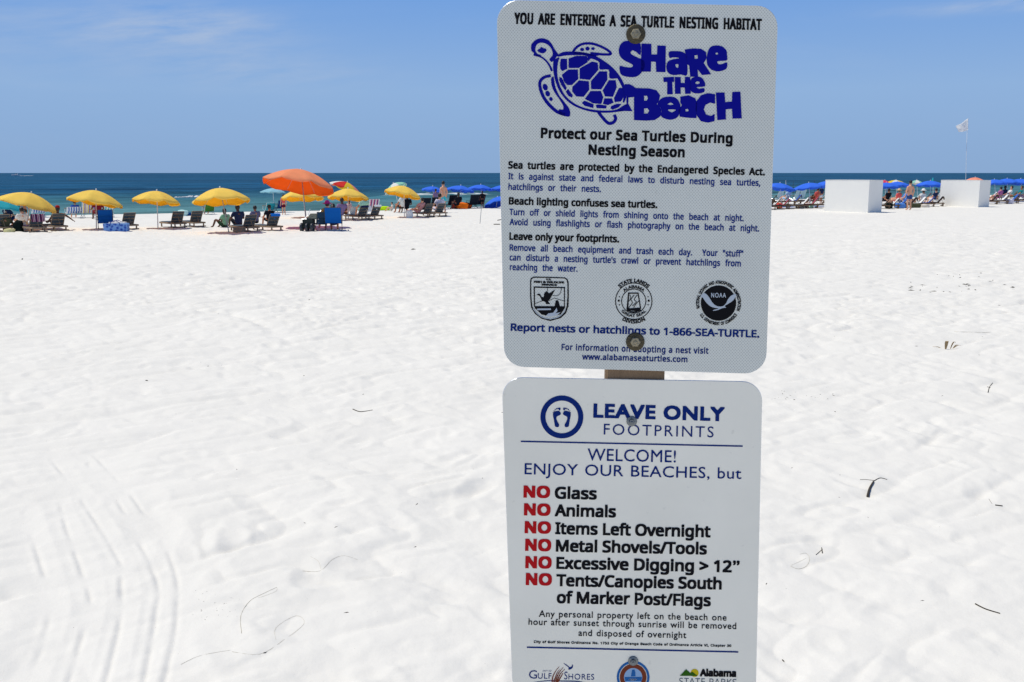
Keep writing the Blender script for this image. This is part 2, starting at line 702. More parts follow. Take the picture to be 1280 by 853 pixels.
SEA = [(0.135, 0.255, 0.245), (0.090, 0.205, 0.215), (0.042, 0.135, 0.165), (0.009, 0.066, 0.135), (0.007, 0.064, 0.135)]
SAND = build_sand()
build_sea()

# ------------------------------------------------------------------ the signpost
PX, PY, YAW = 0.2089, 1.6543, -0.0727
E1 = Vector((math.cos(YAW), math.sin(YAW), 0))
NRM = Vector((-math.sin(YAW), math.cos(YAW), 0))   # local +y, away from the camera


def loc(px, py):
    """photo position -> (x, z) on the signs' common plane, in the signpost's own axes"""
    d = ray(px, py)
    o = Vector((0, 0, CAMH))
    t = (Vector((PX, PY, 0)) - o).dot(NRM) / d.dot(NRM)
    p = o + d * t
    return ((p - Vector((PX, PY, 0))).dot(E1), p.z)


POST_BASE = gz(PX, PY)
signpost = thing('sign_post', 'weathered wooden post carrying two white beach notice signs bolted one above the other',
                 'sign post', (PX, PY, 0), YAW)

wood_post = mat('weathered_post_wood', s2l(132, 110, 86), 0.9, 0.30, 30, 0.6, 90, 0.2)


def wood_grain(m, sx=1.0):
    nt = m.node_tree
    for n in nt.nodes:
        if n.type == 'TEX_NOISE':
            src = n.inputs['Vector'].links[0].from_socket
            mp = nt.nodes.new('ShaderNodeMapping')
            mp.inputs['Scale'].default_value = (1, 1, 0.06)
            nt.links.new(src, mp.inputs['Vector'])
            nt.links.new(mp.outputs[0], n.inputs['Vector'])


wood_grain(wood_post)
xl = loc(758, 469)[0] * 1.03
xr = loc(830, 469)[0] * 1.03
w = MB()
# post with slightly eased corners
c = 0.004
ww, dd = (xr - xl) / 2, 0.045
mid = (xl + xr) / 2
prof = [(-ww + c, -dd), (ww - c, -dd), (ww, -dd + c), (ww, dd - c), (ww - c, dd), (-ww + c, dd), (-ww, dd - c), (-ww, -dd + c)]
vs = []
zs = [-0.35, 0.6, 1.2, 1.8, 2.40, 2.415]
for z in zs:
    k = 0.94 if z > 2.41 else 1.0
    vs += [(mid + x * k, 0.050 + y * k, z) for x, y in prof]
fs = [(i * 8 + k, i * 8 + (k + 1) % 8, (i + 1) * 8 + (k + 1) % 8, (i + 1) * 8 + k) for i in range(len(zs) - 1) for k in range(8)]
fs.append(tuple((len(zs) - 1) * 8 + k for k in range(8)))
w.add(vs, fs)
obj('post', w, wood_post, signpost)


def rounded(corners, rad, n=8):
    """corners in order, returns outline with rounded corners"""
    out = []
    m = len(corners)
    for i in range(m):
        p0, p1, p2 = (Vector(corners[(i - 1) % m]), Vector(corners[i]), Vector(corners[(i + 1) % m]))
        a, b = (p0 - p1).normalized(), (p2 - p1).normalized()
        ang = a.angle(b)
        d = rad / math.tan(ang / 2)
        cc = p1 + (a + b).normalized() * (rad / math.sin(ang / 2))
        s, e = p1 + a * d, p1 + b * d
        a0 = math.atan2(s.y - cc.y, s.x - cc.x)
        a1 = math.atan2(e.y - cc.y, e.x - cc.x)
        da = (a1 - a0 + math.pi) % (2 * math.pi) - math.pi
        for k in range(n + 1):
            t = a0 + da * k / n
            out.append((cc.x + rad * math.cos(t), cc.y + rad * math.sin(t)))
    return out


def plate(outline, y0, y1, name, mats, parent, bevel=0.0006):
    """solid plate between local y0 (front) and y1 with a small bevel round the front"""
    n = len(outline)
    cx = sum(p[0] for p in outline) / n
    cz = sum(p[1] for p in outline) / n

    def inset(d):
        o = []
        for x, z in outline:
            l = math.hypot(x - cx, z - cz)
            o.append((x - (x - cx) / l * d, z - (z - cz) / l * d))
        return o
    ins = inset(bevel)
    vs = [(x, y0, z) for x, z in ins] + [(x, y0 + bevel, z) for x, z in outline] + [(x, y1, z) for x, z in outline]
    fs = [tuple(range(n)), tuple(reversed(range(2 * n, 3 * n)))]
    mi = [0, 1]
    for r in (0, 1):
        for k in range(n):
            k2 = (k + 1) % n
            fs.append((r * n + k, (r + 1) * n + k, (r + 1) * n + k2, r * n + k2))
            mi.append(1)
    me = bpy.data.meshes.new(name)
    me.from_pydata(vs, [], fs)
    me.polygons.foreach_set('material_index', mi)
    me.update()
    bm = bmesh.new()
    bm.from_mesh(me)
    bmesh.ops.recalc_face_normals(bm, faces=bm.faces)
    bm.to_mesh(me)
    bm.free()
    return link(name, me, mats, parent)


def panel_material(name, col, pattern):
    m = bpy.data.materials.new(name)
    m.use_nodes = True
    nt = m.node_tree
    N, L = nt.nodes, nt.links
    b = N['Principled BSDF']
    tc = N.new('ShaderNodeTexCoord')
    nz = N.new('ShaderNodeTexNoise')
    nz.inputs['Scale'].default_value = 5
    nz.inputs['Detail'].default_value = 6
    nz.inputs['Roughness'].default_value = 0.6
    L.new(tc.outputs['Object'], nz.inputs['Vector'])
    mr = N.new('ShaderNodeMapRange')
    mr.inputs[1].default_value = 0.3
    mr.inputs[2].default_value = 0.7
    mr.inputs[3].default_value = 0.95
    mr.inputs[4].default_value = 1.04
    L.new(nz.outputs['Fac'], mr.inputs[0])
    # fine scratches and grime specks
    sn = N.new('ShaderNodeTexNoise')
    sn.inputs['Scale'].default_value = 70
    sn.inputs['Detail'].default_value = 5
    L.new(tc.outputs['Object'], sn.inputs['Vector'])
    sm = N.new('ShaderNodeMapRange')
    sm.inputs[1].default_value = 0.66
    sm.inputs[2].default_value = 0.74
    sm.inputs[3].default_value = 1.0
    sm.inputs[4].default_value = 0.90
    L.new(sn.outputs['Fac'], sm.inputs[0])
    pr = N.new('ShaderNodeMath')
    pr.operation = 'MULTIPLY'
    L.new(mr.outputs[0], pr.inputs[0])
    L.new(sm.outputs[0], pr.inputs[1])
    fac = pr.outputs[0]
    if pattern:
        sp = N.new('ShaderNodeSeparateXYZ')
        L.new(tc.outputs['Object'], sp.inputs[0])

        def mm(op, a, bb):
            x = N.new('ShaderNodeMath')
            x.operation = op
            for i, v in enumerate((a, bb)):
                if v is None:
                    continue
                if isinstance(v, (int, float)):
                    x.inputs[i].default_value = v
                else:
                    L.new(v, x.inputs[i])
            return x.outputs[0]
        k = 2 * math.pi / 0.0050
        a = mm('MULTIPLY', mm('COSINE', mm('MULTIPLY', sp.outputs[0], k / 1.0), None),
               mm('COSINE', mm('MULTIPLY', sp.outputs[2], k / 1.1), None))
        pm = N.new('ShaderNodeMapRange')
        pm.inputs[1].default_value = 0.15
        pm.inputs[2].default_value = 0.75
        pm.inputs[3].default_value = 1.035
        pm.inputs[4].default_value = 0.68
        L.new(a, pm.inputs[0])
        p2 = N.new('ShaderNodeMath')
        p2.operation = 'MULTIPLY'
        L.new(fac, p2.inputs[0])
        L.new(pm.outputs[0], p2.inputs[1])
        fac = p2.outputs[0]
    sc = N.new('ShaderNodeVectorMath')
    sc.operation = 'SCALE'
    sc.inputs[0].default_value = col
    L.new(fac, sc.inputs['Scale'])
    L.new(sc.outputs[0], b.inputs['Base Color'])
    b.inputs['Roughness'].default_value = 0.30 if not pattern else 0.35
    b.inputs['Specular IOR Level'].default_value = 0.5
    rr = N.new('ShaderNodeMapRange')
    rr.inputs[3].default_value = 0.22
    rr.inputs[4].default_value = 0.45
    L.new(nz.outputs['Fac'], rr.inputs[0])
    L.new(rr.outputs[0], b.inputs['Roughness'])
    return m


PANEL_U = (0.72, 0.735, 0.665)
PANEL_L = (0.93, 0.895, 0.77)
m_up = panel_material('reflective_sheeting', PANEL_U, True)
m_lo = panel_material('white_plastic_sign', PANEL_L, False)
m_edge = mat('aluminium_edge', (0.75, 0.77, 0.80), 0.35, 0.05, 20, metal=0.6)
ink_blue = mat('navy_ink', (0.002, 0.022, 0.17), 0.6, 0.04, spec=0.08)
ink_royal = mat('royal_blue_ink', (0.003, 0.004, 0.27), 0.6, 0.04, spec=0.08)
ink_text = mat('blue_text_ink', (0.003, 0.028, 0.21), 0.6, 0.04, spec=0.08)
ink_black = mat('black_ink', (0.006, 0.006, 0.008), 0.6, 0.05, spec=0.08)
ink_red = mat('red_ink', (0.52, 0.008, 0.012), 0.6, 0.04, spec=0.08)
ink_brown = mat('brown_ink', (0.20, 0.045, 0.02), 0.6, 0.2, 300, spec=0.08)
ink_green = mat('green_ink', (0.03, 0.12, 0.006), 0.6, 0.05, spec=0.08)
ink_yellow = mat('yellow_ink', (0.62, 0.48, 0.01), 0.6, 0.05, spec=0.08)
ink_sky = mat('pale_blue_ink', (0.30, 0.46, 0.68), 0.6, 0.05, spec=0.08)
ink_water = mat('sea_blue_ink', (0.02, 0.13, 0.38), 0.6, 0.1, 200, spec=0.08)
ink_grey = mat('grey_ink', (0.10, 0.13, 0.17), 0.6, 0.05, spec=0.08)
ink_pale = mat('pale_print', (0.50, 0.56, 0.62), 0.6, 0.05, spec=0.08)

up_c = [loc(*p) for p in ((620.5, -0.3), (973, 7.8), (957.5, 468), (630.3, 458.5))]
lo_c = [loc(*p) for p in ((627, 471.7), (953.3, 477.5), (944.7, 876), (640.7, 869))]
panel_u = plate(rounded(up_c, 0.036), 0.0, 0.0025, 'sign_panel', [m_up, m_edge], signpost)
panel_u['label'] = 'upper pale reflective panel with blue sea turtle print'
panel_l = plate(rounded(lo_c, 0.036), 0.0, 0.0030, 'sign_panel', [m_lo, m_edge], signpost)
panel_l['label'] = 'lower smooth white panel with list of beach rules'

# lettering: Blender's own sans outlines, laid on the panel as thin print
FONT = None
try:
    fp = os.path.join(bpy.utils.resource_path('LOCAL'), 'datafiles', 'fonts', 'NotoSansMath-Regular.woff2')
    FONT = bpy.data.fonts.load(fp)
except Exception:
    FONT = None


def dilate(bold, sq=1.0):
    if bold <= 0:
        return [(0, 0)]
    b, c_ = bold, bold * sq
    return [(0, 0), (c_, b), (-c_, b), (c_, -b), (-c_, -b)] + ([(c_, 0), (-c_, 0), (0, b), (0, -b)] if b > 0.015 else [])


USE_BUILTIN = [False]


def glyphs0(s, spc, spw):
    cu = bpy.data.curves.new('t', 'FONT')
    cu.body = s
    if FONT and not USE_BUILTIN[0]:
        cu.font = FONT
    cu.size = 1.0
    cu.space_character = spc
    cu.space_word = spw
    cu.resolution_u = 3
    o = bpy.data.objects.new('t', cu)
    COL.objects.link(o)
    dg = bpy.context.evaluated_depsgraph_get()
    me = bpy.data.meshes.new_from_object(o.evaluated_get(dg))
    v = [(p.co.x, p.co.y) for p in me.vertices]
    f = [tuple(p.vertices) for p in me.polygons]
    bpy.data.objects.remove(o)
    bpy.data.curves.remove(cu)
    bpy.data.meshes.remove(me)
    return v, f


_cap = {}


def cap_height(bold):
    key = (bold, USE_BUILTIN[0])
    if key not in _cap:
        v, _ = glyphs0('H', 1, 1)
        _cap[key] = max(p[1] for p in v) + max(bold, 0) * 2
    return _cap[key]


def text(s, x0, y0, x1, y1, cap, ink, parent, bold=0.0, spc=1.0, spw=1.0, name='lettering', depth=0.0006, into=None, slant=0.0):
    v, f = glyphs0(s, spc, spw)
    bd = max(bold, 0)
    nat = (max(p[0] for p in v) - min(p[0] for p in v)) * cap / cap_height(bold)
    sq = min(max(nat / (x1 - x0), 1.0), 1.7) * 1.12
    a = min(p[0] for p in v) - bd * sq
    b = max(p[0] for p in v) + bd * sq
    ch = cap_height(bold)
    V, FF = [], []
    nv = len(v)
    for k, (ox, oy) in enumerate(dilate(bold, sq)):
        FF += [tuple(i + nv * k for i in q) for q in f]
    for k, (x, y) in [(k, (x + ox, y + oy + bd)) for k, (ox, oy) in enumerate(dilate(bold, sq)) for x, y in v]:
        t = (x - a) / (b - a)
        h = y / ch * cap
        px = x0 + (x1 - x0) * t + h * (y1 - y0) / (x1 - x0) + h * slant
        py = y0 + (y1 - y0) * t - h
        s_, z_ = loc(px, py)
        V.append((s_, -depth - k * 1.5e-5, z_))
    if into is not None:
        into.add(V, FF)
        return None
    return obj(name, MB().add(V, FF), ink, parent)


def arc_text(s, cx, cy, r, a0, a1, cap, mb, bold=0.02, inside=False, depth=0.0006, spw=1.0):
    """letters on a circle; angles in degrees clockwise from straight up (photo pixels)"""
    v, f = glyphs0(s, 1.0, spw)
    bd = max(bold, 0)
    a = min(p[0] for p in v) - bd
    b = max(p[0] for p in v) + bd
    ch = cap_height(bold)
    V, FF = [], []
    nv = len(v)
    for k, (ox, oy) in enumerate(dilate(bold)):
        FF += [tuple(i + nv * k for i in q) for q in f]
    for k, (x, y) in [(k, (x + ox, y + oy + bd)) for k, (ox, oy) in enumerate(dilate(bold)) for x, y in v]:
        t = (x - a) / (b - a)
        ang = R(a0 + (a1 - a0) * t)
        h = y / ch * cap
        rr = r - h if inside else r + h
        px = cx + rr * math.sin(ang)
        py = cy - rr * math.cos(ang)
        s_, z_ = loc(px, py)
        V.append((s_, -depth - k * 1.5e-5, z_))
    mb.add(V, FF)


def crom(P, k=5):
    n = len(P)
    out = []
    for i in range(n):
        p0, p1, p2, p3 = [Vector(P[(i + j) % n]) for j in (-1, 0, 1, 2)]
        for q in range(k):
            t = q / k
            out.append(0.5 * ((2 * p1) + (p2 - p0) * t + (2 * p0 - 5 * p1 + 4 * p2 - p3) * t * t + (-p0 + 3 * p1 - 3 * p2 + p3) * t ** 3))
    return [(p.x, p.y) for p in out]


def crom_open(P, k=6):
    out = []
    n = len(P)
    for i in range(n - 1):
        p0, p1, p2, p3 = Vector(P[max(i - 1, 0)]), Vector(P[i]), Vector(P[i + 1]), Vector(P[min(i + 2, n - 1)])
        for q in range(k):
            t = q / k
            out.append(0.5 * ((2 * p1) + (p2 - p0) * t + (2 * p0 - 5 * p1 + 4 * p2 - p3) * t * t + (-p0 + 3 * p1 - 3 * p2 + p3) * t ** 3))
    out.append(Vector(P[-1]))
    return [(p.x, p.y) for p in out]


class Print:
    """shapes drawn in a zoomed view's pixels, laid on the panel plane"""

    def __init__(self, ox, oy, sc, depth=0.0006):
        self.o, self.s, self.d = (ox, oy), sc, depth
        self.mb = MB()

    def pt(self, p):
        s_, z_ = loc(self.o[0] + p[0] / self.s, self.o[1] + p[1] / self.s)
        return (s_, -self.d, z_)

    def poly(self, outer, holes=(), smooth=True, k=5, mi=0):
        loops = [crom(outer, k) if smooth else list(outer)] + [crom(h, k) if smooth else list(h) for h in holes]
        pts3 = [[Vector((x, y, 0)) for x, y in lp] for lp in loops]
        tris = tessellate_polygon(pts3)
        flat = [p for lp in loops for p in lp]
        self.mb.add([self.pt(p) for p in flat], [tuple(t) for t in tris], mi)

    def stroke(self, P, w, k=6, mi=0, smooth=True):
        C = crom_open(P, k) if smooth else list(P)
        n = len(C)
        L_, R_ = [], []
        for i, p in enumerate(C):
            a, b = C[max(i - 1, 0)], C[min(i + 1, n - 1)]
            tx, ty = b[0] - a[0], b[1] - a[1]
            l = math.hypot(tx, ty) or 1
            wd = w if isinstance(w, (int, float)) else w[0] + (w[1] - w[0]) * i / (n - 1)
            L_.append((p[0] - ty / l * wd / 2, p[1] + tx / l * wd / 2))
            R_.append((p[0] + ty / l * wd / 2, p[1] - tx / l * wd / 2))
        vs = [self.pt(p) for p in L_ + R_]
        self.mb.add(vs, [(i, i + 1, n + i + 1, n + i) for i in range(n - 1)], mi)

    def ell(self, cx, cy, rx, ry=None, a=0.0, n=20, mi=0):
        ry = ry or rx
        P = []
        for i in range(n):
            t = 2 * math.pi * i / n
            x, y = rx * math.cos(t), ry * math.sin(t)
            P.append((cx + x * math.cos(a) - y * math.sin(a), cy + x * math.sin(a) + y * math.cos(a)))
        self.mb.add([self.pt(p) for p in P], [tuple(range(n))], mi)

    def ring(self, cx, cy, r0, r1, n=48, mi=0, a0=0, a1=360):
        vs = []
        full = (a1 - a0) >= 360
        for r in (r0, r1):
            for i in range(n + (0 if full else 1)):
                t = R(a0 + (a1 - a0) * i / n)
                vs.append(self.pt((cx + r * math.sin(t), cy - r * math.cos(t))))
        m_ = n if full else n + 1
        fs = [(i, (i + 1) % m_, m_ + (i + 1) % m_, m_ + i) for i in range(n)]
        self.mb.add(vs, fs, mi)

    def done(self, name, mats, parent, label=None):
        o = obj(name, self.mb, mats, parent)
        if label:
            o['label'] = label
        return o


U, LO = panel_u, panel_l
BK, BT = ink_black, ink_text
text('YOU ARE ENTERING A SEA TURTLE NESTING HABITAT', 642.7, 30.3, 952, 38.2, 14.3, BK, U, 0.024, 1.08, 1.9)
text('Protect our Sea Turtles During', 675.9, 173.0, 915.6, 179.8, 13.2, BK, U, 0.028, 1.06, 1.1)
text('Nesting Season', 735.5, 193.9, 855.7, 197.2, 13.2, BK, U, 0.028, 1.06, 1.1)
text('Sea turtles are protected by the Endangered Species Act.', 635.2, 211.0, 956, 219.7, 9.3, BK, U, 0.026, 1.05, 1.9)
text('It is against state and federal laws to disturb nesting sea turtles,', 635.4, 224.4, 950.3, 232.9, 8.0, BT, U, 0.015, 1.02, 2.7)
text('hatchlings or their nests.', 635.4, 237.7, 751.1, 240.6, 8.0, BT, U, 0.015, 1.02, 2.7)
text('Beach lighting confuses sea turtles.', 636, 256.0, 821.6, 260.6, 9.3, BK, U, 0.026, 1.02, 1.1)
text('Turn off or shield lights from shining onto the beach at night.', 636.6, 269.2, 929.5, 276.9, 8.0, BT, U, 0.015, 1.02, 2.7)
text('Avoid using flashlights or flash photography on the beach at night.', 636.9, 281.6, 948.8, 289.8, 8.0, BT, U, 0.015, 1.02, 2.7)
text('Leave only your footprints.', 636.6, 300.1, 773.9, 303.6, 9.3, BK, U, 0.026, 1.02, 1.1)
text('Remove all beach equipment and trash each day.  Your "stuff"', 636.9, 313.6, 928.9, 321.4, 8.0, BT, U, 0.015, 1.02, 2.7)
text("can disturb a nesting turtle's crawl or prevent hatchlings from", 636.9, 325.9, 926, 333.6, 8.0, BT, U, 0.015, 1.02, 2.7)
text('reaching the water.', 637.2, 338.0, 721.9, 340.1, 8.0, BT, U, 0.015, 1.02, 2.7)
text('Report nests or hatchlings to 1-866-SEA-TURTLE.', 638.3, 413.9, 949.1, 422.4, 9.4, ink_blue, U, 0.022, 1.0, 1.1)
text('For information on adopting a nest visit', 701.9, 437.9, 885.5, 442.6, 7.8, ink_blue, U, 0.016, 1.08, 1.15)
text('www.alabamaseaturtles.com', 727.7, 449.7, 859.2, 453.1, 7.4, ink_blue, U, 0.018, 1.05)

# --- turtle print
T = Print(650, 40, 7.107)
T.poly([(98, 145), (105, 108), (145, 70), (195, 58), (248, 73), (282, 108), (308, 155), (338, 200), (318, 232), (285, 268), (262, 245),
        (290, 205), (282, 160), (258, 125), (225, 104), (185, 98), (152, 112), (138, 142), (138, 170), (155, 195), (190, 210), (165, 219),
        (132, 216), (118, 206), (124, 190), (104, 172)])
T.poly([(155, 165), (178, 148), (190, 135), (205, 145), (228, 150), (236, 166), (222, 184), (200, 192), (172, 184)])
T.stroke([(140, 210), (190, 226), (235, 262), (265, 305), (284, 350)], (14, 18))
# shell rim
T.poly([(302, 250), (335, 232), (350, 232), (335, 290), (332, 380), (352, 470), (398, 560), (470, 628), (560, 672), (660, 694), (770, 700),
        (860, 690), (930, 648), (955, 655), (905, 700), (830, 716), (720, 720), (610, 706), (500, 668), (420, 615), (355, 535), (318, 450),
        (296, 350), (294, 290)], k=4)
T.poly([(330, 210), (385, 180), (470, 176), (560, 182), (650, 205), (740, 255), (830, 325), (890, 400), (930, 480), (946, 560), (930, 620),
        (912, 625), (922, 560), (905, 490), (868, 420), (858, 415), (795, 412), (788, 338), (708, 335), (704, 272), (660, 248), (628, 240),
        (610, 262), (598, 240), (590, 212), (470, 208), (400, 212), (345, 222)], k=3)
for P in ([(362, 240), (418, 240), (420, 330), (375, 350), (358, 330), (355, 285)],
          [(432, 238), (500, 214), (595, 214), (602, 262), (600, 272), (522, 322), (432, 322)],
          [(430, 336), (514, 336), (518, 420), (460, 474), (420, 474), (390, 440), (372, 382)],
          [(530, 326), (640, 264), (690, 276), (697, 338), (620, 428), (530, 418)],
          [(525, 432), (612, 440), (616, 515), (566, 578), (500, 575), (462, 530), (466, 488)],
          [(706, 352), (774, 352), (777, 426), (722, 512), (632, 510), (630, 440)],
          [(790, 430), (850, 430), (860, 490), (826, 578), (755, 575), (734, 520)],
          [(628, 526), (718, 526), (740, 582), (722, 642), (650, 636), (576, 596)],
          [(880, 498), (915, 500), (928, 570), (896, 620), (842, 625), (834, 590)],
          [(750, 592), (815, 592), (832, 630), (780, 652), (735, 640)],
          [(548, 632), (572, 612), (655, 645), (652, 678), (575, 658)],
          [(672, 655), (690, 645), (770, 655), (766, 682), (684, 680)],
          [(803, 682), (810, 660), (860, 640), (903, 642), (875, 672), (825, 692)],
          [(350, 400), (372, 410), (416, 500), (402, 524), (366, 472), (348, 430)],
          [(405, 532), (428, 508), (470, 566), (460, 586), (430, 570)]):
    T.poly(P, smooth=False)
T.poly([(930, 465), (985, 470), (1012, 500), (1012, 580), (960, 585), (945, 540)], smooth=False)
T.poly([(945, 555), (965, 560), (962, 640), (1000, 706), (930, 704), (862, 712), (945, 660)], smooth=False)
# front flipper above, its spots
T.stroke([(470, 182), (500, 140), (560, 108), (640, 106), (720, 132), (785, 168), (806, 192), (790, 202), (720, 200), (625, 190)], 22)
T.ell(552, 158, 18, 15)
T.ell(600, 150, 19, 18)
T.ell(648, 150, 16, 13)
T.poly([(490, 182), (560, 185), (640, 200), (700, 212), (640, 216), (560, 205), (480, 200)])
# front flipper below
T.stroke([(274, 390), (215, 405), (178, 445), (182, 510), (215, 590), (270, 660), (330, 710), (400, 736)], (26, 30))
T.poly([(282, 405), (300, 405), (312, 480), (345, 560), (398, 630), (436, 680), (446, 720), (440, 752), (400, 750), (345, 725), (350, 690),
        (380, 692), (384, 660), (350, 600), (308, 540), (282, 480), (276, 430)])
T.ell(224, 492, 22, 30, -0.3)
T.ell(246, 550, 20, 26, -0.4)
T.ell(275, 598, 16, 18)
# hind flipper
T.stroke([(695, 712), (738, 768), (785, 812), (828, 806), (850, 770), (836, 738)], 28)
T.done('turtle_print', ink_royal, U, 'royal blue outline drawing of a swimming sea turtle')

# --- blocky title
W_ = Print(765, 40, 7.106, 0.0008)
W_.poly([(252, 108), (252, 205), (215, 180), (185, 166), (165, 182), (180, 205), (240, 235), (285, 258), (290, 312), (270, 352), (230, 392),
         (180, 404), (110, 395), (75, 370), (68, 305), (110, 312), (165, 318), (185, 305), (175, 288), (110, 255), (70, 215), (60, 160), (78, 110),
         (120, 82), (190, 86)], k=3)
W_.poly([(262, 105), (350, 108), (350, 200), (400, 203), (402, 122), (478, 125), (475, 360), (392, 358), (388, 268), (348, 265), (345, 355),
         (255, 355)], smooth=False)
W_.poly([(505, 180), (560, 172), (620, 178), (655, 200), (665, 240), (668, 382), (610, 380), (540, 385), (495, 360), (482, 315), (495, 268),
         (540, 245), (590, 238), (585, 230), (540, 228), (510, 232)], [[(565, 290), (588, 290), (588, 318), (574, 318), (565, 305)]], k=3)
W_.poly([(645, 158), (720, 148), (790, 152), (835, 180), (840, 235), (815, 278), (880, 378), (800, 385), (760, 335), (765, 400), (695, 400),
         (685, 300), (668, 290)], [[(732, 210), (760, 208), (762, 238), (735, 242)]], smooth=False)
W_.poly([(845, 200), (870, 140), (920, 122), (975, 130), (1015, 165), (1022, 215), (1018, 255), (940, 262), (942, 285), (975, 288), (1020, 272),
         (1020, 322), (985, 345), (930, 352), (880, 335), (850, 300), (840, 250)], [[(918, 195), (930, 184), (942, 195), (930, 206)]], k=3)
W_.poly([(455, 405), (550, 400), (552, 445), (535, 447), (540, 555), (490, 558), (490, 447), (458, 447)], smooth=False)
W_.poly([(556, 402), (610, 402), (612, 455), (645, 455), (648, 400), (695, 402), (700, 550), (650, 552), (645, 495), (610, 497), (610, 552),
         (560, 552)], smooth=False)
W_.poly([(700, 425), (740, 400), (790, 405), (820, 440), (824, 485), (752, 492), (775, 506), (818, 502), (818, 535), (770, 548), (715, 540),
         (692, 500)], [[(740, 452), (760, 440), (778, 450), (772, 462), (748, 464)]], k=3)
W_.poly([(110, 470), (150, 464), (185, 480), (210, 500), (330, 503), (395, 520), (428, 565), (415, 620), (398, 642), (440, 690), (430, 750),
         (380, 785), (300, 790), (195, 785), (195, 580), (150, 580), (115, 550)],
        [[(285, 570), (310, 568), (320, 590), (308, 612), (285, 612)], [(285, 682), (315, 680), (330, 700), (318, 725), (285, 728)]], smooth=False)
W_.poly([(404, 645), (440, 592), (510, 576), (570, 590), (604, 640), (606, 700), (580, 760), (520, 782), (460, 768), (432, 740), (440, 690)],
        [[(492, 644), (520, 630), (545, 644), (520, 652)], [(495, 694), (530, 690), (567, 694), (530, 716)]], k=3)
W_.poly([(606, 577), (680, 565), (740, 590), (755, 640), (750, 768), (680, 765), (602, 755), (590, 700), (620, 652), (606, 628)],
        [[(650, 690), (675, 685), (680, 705), (655, 710)]], smooth=False)
W_.poly([(915, 555), (915, 640), (870, 630), (830, 650), (815, 690), (835, 735), (880, 748), (912, 730), (910, 795), (850, 808), (790, 795),
         (754, 745), (742, 690), (747, 620), (790, 565), (850, 545)], smooth=False)
W_.poly([(922, 540), (1000, 540), (1005, 625), (1065, 620), (1068, 535), (1140, 532), (1152, 770), (1070, 772), (1065, 685), (1010, 690),
         (1012, 780), (935, 785)], smooth=False)
W_.done('lettering', ink_royal, U, 'hand cut royal blue title letters beside the turtle')

# --- shield emblem
S1 = Print(655, 340, 13.12, 0.0006)
shield = [(100, 160), (110, 105), (160, 78), (400, 82), (670, 92), (715, 120), (733, 180), (735, 400), (730, 560), (690, 680), (600, 760),
          (430, 808), (290, 770), (180, 690), (115, 580), (100, 400)]
sh_in = [(118, 165), (128, 118), (165, 98), (400, 100), (665, 110), (698, 135), (712, 190), (712, 400), (700, 560), (670, 660), (585, 735),
         (430, 785), (300, 745), (200, 670), (138, 570), (120, 400)]
S1.poly(shield, [sh_in], smooth=False)
S1.poly([(158, 240), (672, 250), (672, 590), (600, 700), (430, 735), (290, 700), (180, 600), (162, 560)],
        [[(178, 262), (655, 270), (655, 565), (182, 562)]], smooth=False)
S1.poly([(205, 380), (235, 358), (262, 362), (290, 410), (320, 420), (335, 345), (372, 315), (400, 345), (420, 350), (512, 288), (470, 370),
         (425, 450), (395, 480), (430, 530), (365, 530), (345, 490), (290, 470), (262, 400), (240, 388)], smooth=False)
S1.stroke([(182, 522), (290, 480), (420, 470), (500, 430), (655, 480)], 9, smooth=False)
S1.stroke([(385, 262), (388, 320)], 9, smooth=False)
S1.stroke([(612, 265), (600, 340), (545, 392), (470, 388)], 9)
S1.poly([(500, 570), (520, 470), (560, 465), (592, 570)], smooth=False)
o1 = Print(655, 340, 13.12, 0.0010)
o1.stroke([(215, 615), (440, 612)], 26, smooth=False)
o1.poly([(355, 725), (400, 680), (480, 670), (535, 590), (550, 640), (515, 680), (600, 660), (540, 715), (430, 735)], smooth=False)
o1.stroke([(150, 600), (220, 690), (320, 752), (430, 768), (540, 750), (620, 700), (680, 610)], 10)
text('U.S.', 655 + 360 / 13.12, 340 + 138 / 13.12, 655 + 450 / 13.12, 340 + 142 / 13.12, 2.4, None, None, 0.05, into=S1.mb)
text('FISH & WILDLIFE', 655 + 160 / 13.12, 340 + 182 / 13.12, 655 + 660 / 13.12, 340 + 193 / 13.12, 2.7, None, None, 0.05, into=S1.mb)
text('SERVICE', 655 + 285 / 13.12, 340 + 225 / 13.12, 655 + 540 / 13.12, 340 + 234 / 13.12, 2.4, None, None, 0.05, into=S1.mb)
S1.done('emblem', ink_black, U, 'black shield emblem with flying duck and leaping fish')
o1.done('emblem_highlight', ink_pale, U)
# --- state seal
S2 = Print(760, 340, 12.18, 0.0006)
S2.ring(392, 447, 270, 284)
S2.ring(392, 447, 178, 191)
for dx in (-1, 1):
    S2.ell(392 + dx * 228, 440, 17)
    S2.ell(392 + dx * 218, 380, 10)
    S2.ell(392 + dx * 218, 502, 10)
S2.poly([(305, 315), (465, 315), (505, 560), (440, 600), (280, 580)],
        [[(325, 335), (450, 335), (485, 545), (335, 555), (310, 540)]], smooth=False)
S2.stroke([(400, 350), (350, 420), (370, 470), (320, 540)], 12)
S2.stroke([(445, 350), (400, 420), (430, 460), (370, 520)], 12)
S2.stroke([(470, 440), (420, 500), (390, 545)], 11)
S2.stroke([(335, 350), (345, 400), (322, 450)], 10)
S2.stroke([(290, 580), (390, 612), (500, 580)], 22)
cx_, cy_ = 760 + 392 / 12.18, 340 + 447 / 12.18
arc_text('STATE LANDS', cx_, cy_, 23.6, -46, 47, 4.6, S2.mb, 0.035, spw=1.2)
arc_text('ALABAMA', cx_, cy_, 16.2, -46, 46, 3.8, S2.mb, 0.03)
arc_text('GREAT SEAL', cx_, cy_, 20.4, -236 + 360, 236 - 0, 3.6, S2.mb, 0.03, inside=True) if False else None
